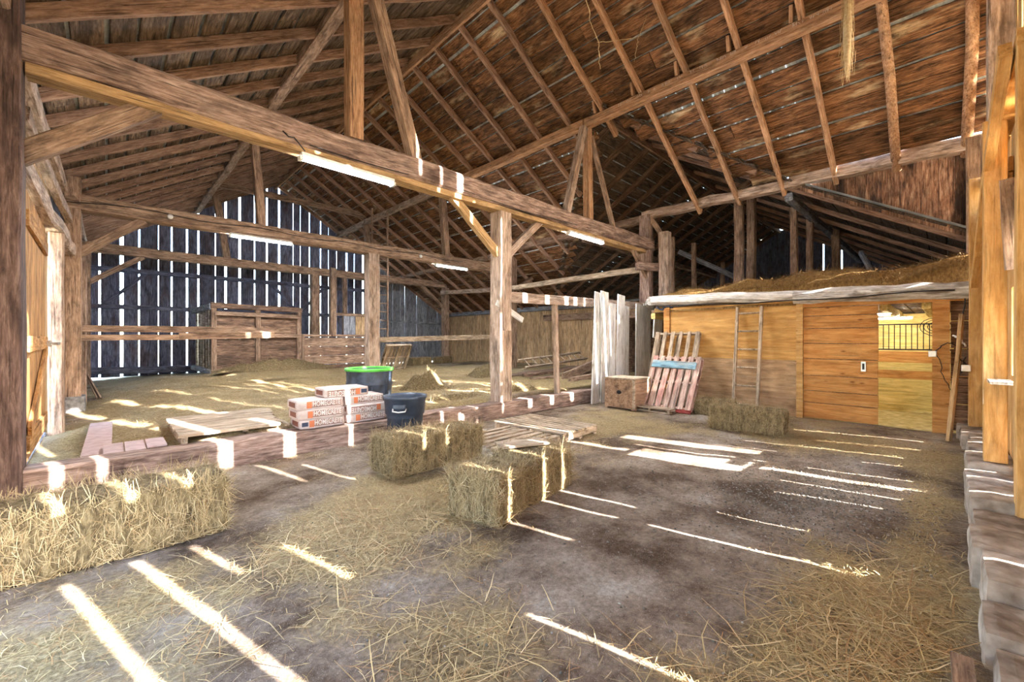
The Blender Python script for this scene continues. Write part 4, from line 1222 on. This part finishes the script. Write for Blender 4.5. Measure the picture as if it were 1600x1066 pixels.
t = thing('drum', 'dark plastic drum with a bright green rim behind the paper bags', 'drum', (3.0, 6.35, .24))
Md = Matrix.Translation((3.0, 6.35, .24))
lathe('body', [(.29, 0), (.31, .02), (.335, .3), (.34, .42), (.352, .45), (.352, .47), (.342, .5), (.35, .66), (.35, .68), (.33, .68), (.30, .1), (.02, .1)], M_DRUM, t, Md, n=40)
lathe('rim', [(.352, .66), (.37, .665), (.372, .7), (.36, .71), (.335, .705), (.33, .68), (.35, .66)], M_GREEN, t, Md, n=40)
lathe('fill', [(.3, .55), (.15, .58), (.01, .6)], M_IRON, t, Md, n=24)
for a in (-2.6, -1.9, -1.2):
    q = Vector((.338 * math.cos(a), .338 * math.sin(a), 0))
    box('rib', (-.012, -.01, .05), (.012, .012, .6), M_DRUM, t, Md @ Matrix.Translation(q) @ Matrix.Rotation(a + math.pi / 2, 4, 'Z'))

t = thing('dustbin', 'slate grey dustbin standing before the sill', 'bin', (2.86, 5.0, -.005))
Md = Matrix.Translation((2.86, 5.0, -.005))
lathe('body', [(.20, 0), (.215, .01), (.235, .42), (.252, .425), (.27, .62), (.285, .625), (.285, .66), (.268, .66), (.255, .6), (.2, .05), (.01, .04)], M_NAVY, t, Md, n=44)
for a, nm in ((-2.35, 'handle'), (.8, 'handle')):
    A = Md @ Matrix.Translation((.268 * math.cos(a), .268 * math.sin(a), .54)) @ Matrix.Rotation(a, 4, 'Z')
    hd = box('handle', (-.01, -.08, -.02), (.035, .08, .03), M_NAVY, t, A, bev=.008)
    tube('grip', [(0, -.085, -.02), (.035, -.08, -.05), (.045, 0, -.06), (.035, .08, -.05), (0, .085, -.02)], .009, M_WHITEP, hd, M=A)

# ------------------------------------------------------------------ pallets, crate, boards, ladders
def pallet(label, M, L=1.1, W=1.0, nb=7, bw=.1, mat=M_PALLET, th=.02, strh=.09, group=None, name='pallet', bottom=True, gap_skip=()):
    """deck boards along local X, stringers along local Y, top up"""
    t = thing(name, label, 'pallet', M=M, group=group)
    for k in range(3):
        x = -L / 2 + .03 + (L - .06) * k / 2
        beam('stringer', M @ Vector((x, -W / 2, strh / 2 + .02)), M @ Vector((x, W / 2, strh / 2 + .02)), .04, strh, mat, t, up=M.to_3x3() @ Vector((0, 0, 1)), jit=.003, seg=2)
    for k in range(nb):
        if k in gap_skip: continue
        y = -W / 2 + bw / 2 + (W - bw) * k / (nb - 1)
        board('deck_board', M @ Vector((-L / 2, y, strh + .031)), M @ Vector((L / 2, y, strh + .031)), bw, th, mat, t, up=M.to_3x3() @ Vector((0, 0, 1)), jit=.006)
    if bottom:
        for y in (-W / 2 + .05, 0, W / 2 - .05):
            board('base_board', M @ Vector((-L / 2, y, .01)), M @ Vector((L / 2, y, .01)), bw, th, mat, t, up=M.to_3x3() @ Vector((0, 0, 1)))
    return t
def MT(x, y, z, rz=0.0, rx=0.0, ry=0.0):
    return Matrix.Translation((x, y, z)) @ Matrix.Rotation(rz, 4, 'Z') @ Matrix.Rotation(ry, 4, 'Y') @ Matrix.Rotation(rx, 4, 'X')
pallet('weathered pallet flat on the floor behind the plank bale', MT(3.72, 3.95, .005, .05), 1.05, .95, 7, .08, group='pallets flat on the floor')
pallet('weathered pallet flat on the floor nearest the wooden chest', MT(4.75, 4.2, .01, math.pi / 2 + .06), 1.3, .85, 8, .065, group='pallets flat on the floor')
# leaning pallets: local X goes up the slope
def lean(ub, ut, zt, vc, roll=0.0):
    a = math.atan2(zt, ut - ub)
    x = Vector((math.cos(a), 0, math.sin(a))); y = Vector((0, -1, 0)); n = x.cross(y)
    return Matrix(((x.x, y.x, n.x, 0), (x.y, y.y, n.y, 0), (x.z, y.z, n.z, 0), (0, 0, 0, 1))), a
def lean_pallet(label, ub, ut, zt, vc, L, W, nb, bw, mat, roll=0.0, z0=.0):
    R, a = lean(ub, ut, zt, vc)
    # boards up the slope, faces toward the floor (camera side is -normal here)
    base = Vector((ub, vc, z0))
    M = Matrix.Translation(base) @ R @ Matrix.Rotation(roll, 4, 'Z') @ Matrix.Translation((L / 2, 0, 0))
    M = M @ Matrix.Rotation(math.pi, 4, 'X') if (R.to_3x3() @ Vector((0, 0, 1))).x > 0 else M
    return pallet(label, M, L, W, nb, bw, mat, strh=.08), M
t1, Mg = lean_pallet('tall grey slatted pallet leaning on the plywood behind the pink one', 8.35, 8.92, 1.5, 4.0, 1.6, .95, 6, .075, M_PALLET, roll=.0, z0=.02)
t2, Mp = lean_pallet('pink stained pallet leaning in front of the grey one', 7.86, 8.42, .98, 3.78, 1.12, 1.0, 7, .105, M_PALRED, roll=.0, z0=.02)
bb = board('plank', (8.2, 4.25, .9), (8.2, 3.35, .87), .15, .03, M_BLUE, None, up=Vector((-1, 0, .5)))
tag(bb, 'blue painted plank across the two leaning pallets', 'plank')
rb = board('bottom_rail', (7.79, 4.28, .06), (7.79, 3.28, .05), .09, .02, M_REDP, t2, up=(-1, 0, .4))
pallet('small pallet flat beside the wooden chest', MT(7.75, 3.95, .005, math.pi / 2), .8, .5, 4, .11, M_PALLET, strh=.04, group='pallets flat on the floor')
tp, _m = lean_pallet('grey pallet leaning beyond the central post of the middle bent', 6.5, 6.9, .85, 12.6, .9, .95, 8, .09, M_PALLET, z0=.38)
_rot = Matrix.Translation((6.78, 12.6, .38)) @ Matrix.Rotation(-math.pi / 2 + .1, 4, 'Z') @ Matrix.Translation((-6.5, -12.6, -.38))
tp.matrix_basis = _rot @ tp.matrix_basis

t = thing('wooden_chest', 'brown wooden chest with a slot handle beside the leaning pallets', 'chest', (7.7, 4.53, 0))
X0, X1, Y0, Y1, ZB = 7.36, 8.0, 4.2, 4.86, .6
box('front_panel', (X0, Y0, .03), (X0 + .02, Y1, ZB), M_BROWNBX, t)
box('back_panel', (X1 - .02, Y0, .03), (X1, Y1, ZB), M_BROWNBX, t)
box('side_panel', (X0 + .02, Y0, .03), (X1 - .02, Y0 + .02, ZB), M_BROWNBX, t)
box('side_panel', (X0 + .02, Y1 - .02, .03), (X1 - .02, Y1, ZB), M_BROWNBX, t)
box('bottom', (X0 + .02, Y0 + .02, .03), (X1 - .02, Y1 - .02, .05), M_BROWNBX, t)
box('lid', (X0 - .02, Y0 - .02, ZB), (X1 + .02, Y1 + .02, ZB + .025), M_PALLET, t, bev=.004)
box('corner_strip', (X0 - .012, Y0 - .012, .03), (X0 + .03, Y0 + .03, ZB), M_PALLET, t)
box('skid', (X0, Y0, 0), (X1, Y0 + .06, .03), M_BROWNBX, t)
box('skid', (X0, Y1 - .06, 0), (X1, Y1, .03), M_BROWNBX, t)
hs = lathe('handle_slot', [(.055, 0), (.055, .006), (.02, .012)], M_IRON, t, Matrix.Translation((X0 - .001, 4.53, .34)) @ Matrix.Rotation(-math.pi / 2, 4, 'Y') @ Matrix.Diagonal((.7, 1, 1, 1)), n=20)

# whitewashed boards standing against the sill end
for k, (xa, ya, xb, w, lab) in enumerate((
        (936, 457, 931, .26, 'leftmost narrow whitewashed board by the sill end'),
        (946, 456, 946, .29, 'tall whitewashed board second from the sill end'),
        (957, 474, 955, .3, 'shorter whitewashed board third from the sill end'),
        (972, 461, 968, .28, 'whitewashed board with a raised tip, fourth from the sill end'),
        (979, 478, 977, .3, 'whitewashed board fifth from the sill end'),
        (1001, 476, 1000, .38, 'wide whitewashed board behind the leaning pallets'),
        (1012, 476, 1011, .36, 'whitewashed board at the plywood corner'))):
    v = 5.33 - .045 * (k % 2)
    pt = pix(xa, ya, v=v); pb = pix(xb, 632, v=v - .1)
    o = board('white_board', (pb.x, v - .08, .0), (pt.x, v + .02, pt.z), w, .03, M_WHITE, None, up=(0, 1, 0), jit=.012)
    tag(o, lab, 'board', 'whitewashed boards leaning upright')
o = board('white_board', (9.6, 4.86, 1.4), (9.75, 4.9, 2.1), .4, .03, M_WHITE, None, up=(0, 1, 0))
tag(o, 'short broken white board hung at the loft corner', 'board')

def ladder(label, p0, p1, side, w, nr, mat, r=.022, t0=.06, first=.08, last=.94):
    p0, p1, side = Vector(p0), Vector(p1), Vector(side).normalized()
    t = thing('ladder', label, 'ladder', p0)
    n = (p1 - p0).normalized().cross(side)
    for s in (-1, 1):
        o = side * (w / 2 * s)
        beam('stile', p0 + o, p1 + o, .05, t0, mat, t, up=n, jit=.004, ch=.1)
    for k in range(nr):
        q = p0.lerp(p1, first + (last - first) * k / (nr - 1))
        tube('rung', [q - side * w / 2, q + side * w / 2], r, mat, t, n=8)
    return t
ladder('wooden ladder leaning on the plywood wall', (8.7, 2.64, .0), (8.9, 2.62, 2.02), (0, 1, 0), .42, 6, M_PALLET, .016)
ladder('tall fixed ladder behind the middle bent', (7.3, 14.6, 1.4), (7.3, 14.6, 6.2), (1, 0, 0), .62, 14, M_TIMBER, .018, .08)
ladder('old ladder lying on the lumber stack', (8.2, 8.1, .72), (11.4, 8.35, .86), (0, .75, .5), .34, 9, M_PALLET, .018)

# stack of old lumber behind the sill
for k, (a, b, w, h, lab) in enumerate((
        ((8.3, 8.0, .42), (11.6, 8.1, .5), .2, .08, 'upper grey beam of the lumber stack behind the sill'),
        ((8.2, 7.7, .34), (10.6, 7.6, .38), .16, .06, 'grey plank at the front of the lumber stack'),
        ((8.9, 7.2, .36), (11.5, 7.6, .78), .12, .24, 'heavy timber sloping up at the right of the lumber stack'),
        ((8.0, 8.5, .36), (11.8, 8.7, .44), .26, .1, 'long plank at the back of the lumber stack'),
        ((8.6, 6.7, .34), (10.6, 6.9, .42), .14, .14, 'short timber lying near the thin stud'),
        ((9.9, 6.3, .36), (11.4, 6.75, .42), .12, .12, 'crooked offcut leaning at the lumber stack'))):
    o = beam('lumber', a, b, w, h, M_CRATE if k % 3 == 0 else M_TIMBER, None, jit=.015)
    tag(o, lab, 'timber', 'old lumber stack')

# plank platform and pinkish sheet beyond the sill
t = thing('plank_platform', 'low platform of pale boards lying behind the sill', 'platform', (1.2, 6.4, .28))
for k in range(6):
    a, b = pix(268 + k * .6, 655 + k * 6.2, z=.36), pix(412 + k * 2.0, 645 + k * 6.6, z=.36)
    d = (b - a).normalized()
    y0 = 7.05 - k * .24
    board('platform_board', (.56, y0, .345), (1.75 - .04 * k, y0 - .02, .35), .23, .03, M_PALLET, t, jit=.008)
for x in (.62, 1.2, 1.65):
    beam('batten', (x, 5.8, .285), (x, 7.1, .285), .06, .1, M_PALLET, t, seg=2)
t = thing('board_strip', 'pinkish boards lying on the floor near the left door', 'boards', (0, 7.4, .14))
board('strip', (-.08, 6.35, .15), (-.05, 8.6, .17), .24, .02, M_PINK, t)
for k in range(3):
    board('short_strip', (.06 + k * .17, 6.0, .19 + k * .02), (.06 + k * .17, 6.6 - k * .1, .2 + k * .02), .165, .02, M_PINK, t)

# leaning stick, wires and sockets by the right post
o = beam('leaning_plank', tuple(pix(1482, 690, z=.0)), (8.85, -.17, 1.75), .045, .09, M_NEWLUM, None, seg=3)
tag(o, 'pale stick leaning against the right-hand studs', 'plank')
for (p, lab) in (((8.86, .13, 1.18), 'white socket box on the jamb of the stall doorway'), ((8.5, -.2, 1.0), 'white socket box on the golden stud behind the leaning stick')):
    t = thing('socket_box', lab, 'socket', p, group='white socket boxes')
    box('housing', (p[0] - .03, p[1] - .045, p[2] - .045), (p[0] + .03, p[1] + .045, p[2] + .045), M_WHITEP, t, bev=.008)
    box('cover_plate', (p[0] - .036, p[1] - .035, p[2] - .035), (p[0] - .03, p[1] + .035, p[2] + .035), M_STEEL, t)
o = box('switch', (5.95, -.30, .78), (5.985, -.25, .93), M_WHITEP, None, bev=.006)
tag(o, 'white light switch on the golden stud at the right edge', 'switch')
def wire(label, pts, r, mat):
    q = []
    P_ = [Vector(p) for p in pts]
    for i in range(len(P_) - 1):
        for k in range(6):
            q.append(P_[i].lerp(P_[i + 1], k / 6) + Vector((noise.noise(P_[i] * 3 + Vector((k, 0, 0))), noise.noise(P_[i] * 3 + Vector((0, k, 0))), noise.noise(P_[i] * 3 + Vector((0, 0, k))))) * .03)
    q.append(P_[-1])
    tag(tube('wire', q, r, mat, None), label, 'wire')
wire('black wire from the doorway socket to the loft edge', [(8.85, .12, 1.2), (8.8, -.02, 1.35), (8.82, -.15, 1.3), (8.9, -.2, 2.0)], .007, M_BLACK)
wire('looped black wire hanging below the doorway socket', [(8.83, .08, 1.15), (8.82, .0, .8), (8.8, -.1, .6), (8.84, -.12, 1.1)], .005, M_BLACK)
wire('short white cable end sticking out beside the doorway', [(8.8, -.08, 1.45), (8.75, -.14, 1.42), (8.7, -.2, 1.3)], .012, M_WHITEP)
wire('tangle of black wire beside the leaning stick', [(8.7, -.1, 1.2), (8.6, -.2, 1.05), (8.75, -.16, .9), (8.55, -.2, 1.15)], .006, M_BLACK)
wire('dark bundle of cable at the loft corner', [(8.85, 4.5, 2.1), (8.83, 4.35, 2.05), (8.84, 4.25, 2.12), (8.8, 4.1, 2.08)], .02, M_NINK)

# frayed rope and twine
t = thing('hanging_rope', 'frayed straw-coloured rope hanging from the roof at the right', 'rope', (7.05, .9, 4.8))
tube('core', [(7.1, .9, 6.7), (7.1, .9, 6.0), (7.05, .9, 5.5), (7.02, .9, 5.1), (6.98, .9, 4.85)], [.02, .03, .05, .035, .008], M_ROPE, t, n=8)
n = 420
P = np.stack([7.08 + rng.normal(0, .03, n), .9 + rng.normal(0, .03, n), rng.uniform(5.15, 6.6, n)], 1)
D = np.stack([rng.normal(-.03, .06, n), rng.normal(0, .06, n), -np.ones(n)], 1)
N = np.tile((-.7, -.7, 0.), (n, 1))
s = strands('fray', P, D, N, rng.uniform(.15, .4, n), rng.uniform(.0015, .003, n), M_ROPE, t, bend=.15)
s['kind'] = 'stuff'
def twine(label, pts, r=.006):
    q = []
    for i in range(len(pts) - 1):
        a, b = Vector(pts[i]), Vector(pts[i + 1])
        for k in range(5): q.append(a.lerp(b, k / 5) + Vector((random.uniform(-.012, .012), random.uniform(-.012, .012), 0)))
    q.append(Vector(pts[-1]))
    tag(tube('twine', q, r, M_ROPE, None, n=5), label, 'string')
TV = 3.6
f_ = lambda x, y: tuple(pix(x, y, v=TV))
twine('left loose twine dangling under the roof boards', [f_(915, -8), f_(922, 30), f_(935, 66), f_(936, 92), f_(938, 108)])
twine('right loose twine dangling under the roof boards', [f_(1021, -8), f_(1010, 25), f_(997, 62), f_(994, 80), f_(991, 96)])
twine('twine tied across between the two dangling strings', [f_(935, 66), f_(965, 63), f_(997, 58)], .005)

# ------------------------------------------------------------------ fluorescent fixtures
def tube_light(label, a, b, group='strip lights under the beams'):
    a, b = Vector(a), Vector(b)
    t = thing('strip_light', label, 'light', (a + b) / 2, group=group)
    d = (b - a).normalized()
    beam('housing', a + Vector((0, 0, .045)), b + Vector((0, 0, .045)), .11, .045, M_WHITEP, t, jit=0, seg=1)
    for o in (-.028, .028):
        s = Vector((-d.y, d.x, 0)) * o
        tube('lit_tube', [a + s + d * .03, b + s - d * .03], .016, M_TUBE, t, n=8)
    for p in (a, b):
        box('end_cap', (p.x - .02, p.y - .05, p.z - .025), (p.x + .02, p.y + .05, p.z + .025), M_WHITEP, t)
tube_light('nearest lit strip light, under the hewn tie beam', (1.72, 5.52, 3.63), (2.96, 5.52, 3.62))
tube_light('lit strip light under the tie beam near the loft post', (6.97, 5.5, 3.62), (8.22, 5.5, 3.61))
tube_light('lit strip light under the middle beam by the slatted gable', (2.0, 11.2, 3.73), (3.28, 11.2, 3.73))
tube_light('lit strip light under the middle beam right of its central post', (7.47, 11.2, 3.73), (8.72, 11.2, 3.73))


# ------------------------------------------------------------------ old crate stall and plank wall at the far end
cs = thing('crate_stall', 'old dark plank stall with upright bars at its open side', 'stall', (3.4, 15.6, .3))
for u in (2.28, 3.42, 4.62):
    beam('post', (u, 15.0, .2), (u, 15.0, 2.42), .14, .12, M_TIMBER, cs, up=(0, 1, 0))
z = .42
while z < 2.2:
    h = random.uniform(.16, .26)
    board('plank', (2.25, 15.08, z + h / 2), (4.66, 15.08, z + h / 2), .03, h - .001, M_CRATE, cs)
    z += h
beam('top_rail', (2.2, 15.0, 2.4), (4.7, 15.0, 2.36), .14, .16, M_CRATE, cs)
beam('rail', (2.3, 14.94, 2.17), (4.65, 14.94, 2.13), .05, .12, M_TIMBER, cs)
beam('rail', (2.3, 14.94, 1.5), (4.65, 14.94, 1.5), .05, .12, M_TIMBER, cs)
beam('side_rail', (2.25, 15.0, 2.36), (2.1, 17.6, 2.34), .16, .18, M_GREY, cs)
beam('side_rail', (2.25, 15.0, .42), (2.1, 17.6, .45), .12, .14, M_GREY, cs)
for k in range(6):
    v = 15.35 + k * .42
    tube('bar', [(2.22 - .04 * k / 5, v, .45), (2.22 - .04 * k / 5, v, 2.3)], .03, M_LOG, cs, n=6)
board('back_wall', (4.6, 15.1, 1.3), (4.6, 17.6, 1.3), .03, 2.0, M_CRATE, cs)
pw = thing('plank_partition', 'brown level-plank partition right of the old stall', 'partition', (5.9, 15, .4))
for k in range(3):
    board('plank', (4.72, 15.0, .68 + k * .31), (7.1, 15.0, .68 + k * .31), .04, .3, M_TIMBER if k != 1 else M_CRATE, pw)
beam('top_rail', (4.72, 14.98, 1.52), (7.1, 14.98, 1.52), .1, .08, M_TIMBER, pw)
beam('base', (4.72, 15.0, .4), (7.1, 15.0, .4), .1, .22, M_CRATE, pw)
beam('stud', (4.74, 14.96, .4), (4.74, 14.96, 1.55), .08, .08, M_TIMBER, pw, up=(0, 1, 0))
beam('post', (5.75, 15.02, 1.5), (5.75, 15.02, 3.9), .2, .2, M_TIMBER, pw, up=(0, 1, 0))
for k in range(4):
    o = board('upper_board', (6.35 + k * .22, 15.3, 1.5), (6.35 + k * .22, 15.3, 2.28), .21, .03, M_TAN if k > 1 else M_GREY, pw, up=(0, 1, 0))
board('crossbar', (5.8, 15.25, 2.3), (7.2, 15.25, 2.3), .04, .1, M_TIMBER, pw)

# ------------------------------------------------------------------ loose straw and gravel
def scatter(name, label, n, area, mat, lmin, lmax, wmin, wmax, dens, lift=.006, cat='straw'):
    u0, u1, v0, v1 = area
    out = []
    while len(out) < n:
        U_ = rng.uniform(u0, u1, 4000); V_ = rng.uniform(v0, v1, 4000); R_ = rng.uniform(0, 1, 4000)
        for a, b, r in zip(U_, V_, R_):
            if r < dens(a, b): out.append((a, b, floor_z(a, b) + lift))
    P = np.array(out[:n])
    a = rng.uniform(0, 2 * np.pi, n)
    D = np.stack([np.cos(a), np.sin(a), rng.normal(.02, .07, n)], 1)
    o = strands(name, P, D, np.tile((0., 0., 1.), (n, 1)), rng.uniform(lmin, lmax, n), rng.uniform(wmin, wmax, n), mat, None, bend=.3)
    return tag(o, label, cat, kind='stuff')
pw_ = lambda k: (lambda u, v: hay_den(u, v) ** k)
scatter('loose_straw', 'loose straw strewn over the dirt floor', 42000, (-.5, 8.9, -.1, 5.4), M_STRAW, .03, .11, .0007, .0017, pw_(2.2))
scatter('coarse_straw', 'coarse curved stalks scattered near the camera', 2600, (.2, 4.6, -.05, 3.2), M_STRAW, .12, .34, .0012, .0026, pw_(3.0), .01)
scatter('loose_hay', 'loose hay covering the raised floor behind the sill', 44000, (-.4, 9.0, 5.75, 14.5), M_STRAW, .06, .22, .0016, .0036, pw_(1.2), .008)
def gravel():
    n = 7000
    c = rng.normal(0, 1, (n, 2)) * (.7, .42) + (4.6, .85)
    c[: n // 3] = np.stack([rng.uniform(.8, 8, n // 3), rng.uniform(0, 3.4, n // 3)], 1)
    c = c[(c[:, 1] > -.05) & (c[:, 0] < 8.8)]
    n = len(c)
    z = np.array([floor_z(a, b) for a, b in c]) + .002
    s = rng.uniform(.003, .011, n)
    oct_ = np.array([(1, 0, 0), (0, 1, 0), (-1, 0, 0), (0, -1, 0), (0, 0, .7), (0, 0, -.5)])
    J = oct_[None] * rng.uniform(.6, 1.3, (n, 6, 1)) * s[:, None, None]
    V = (J + np.stack([c[:, 0], c[:, 1], z], 1)[:, None]).reshape(-1, 3)
    f = np.array([(0, 1, 4), (1, 2, 4), (2, 3, 4), (3, 0, 4), (1, 0, 5), (2, 1, 5), (3, 2, 5), (0, 3, 5)])
    F = (f[None] + np.arange(n)[:, None, None] * 6).reshape(-1, 3)
    o = np_mesh('gravel', V, F, strawmat('pebble', [S(74, 70, 64), S(112, 106, 98), S(150, 145, 138), S(60, 60, 54), S(128, 120, 108)]))
    tag(o, 'small stones scattered over the dirt floor', 'gravel', kind='stuff')
gravel()
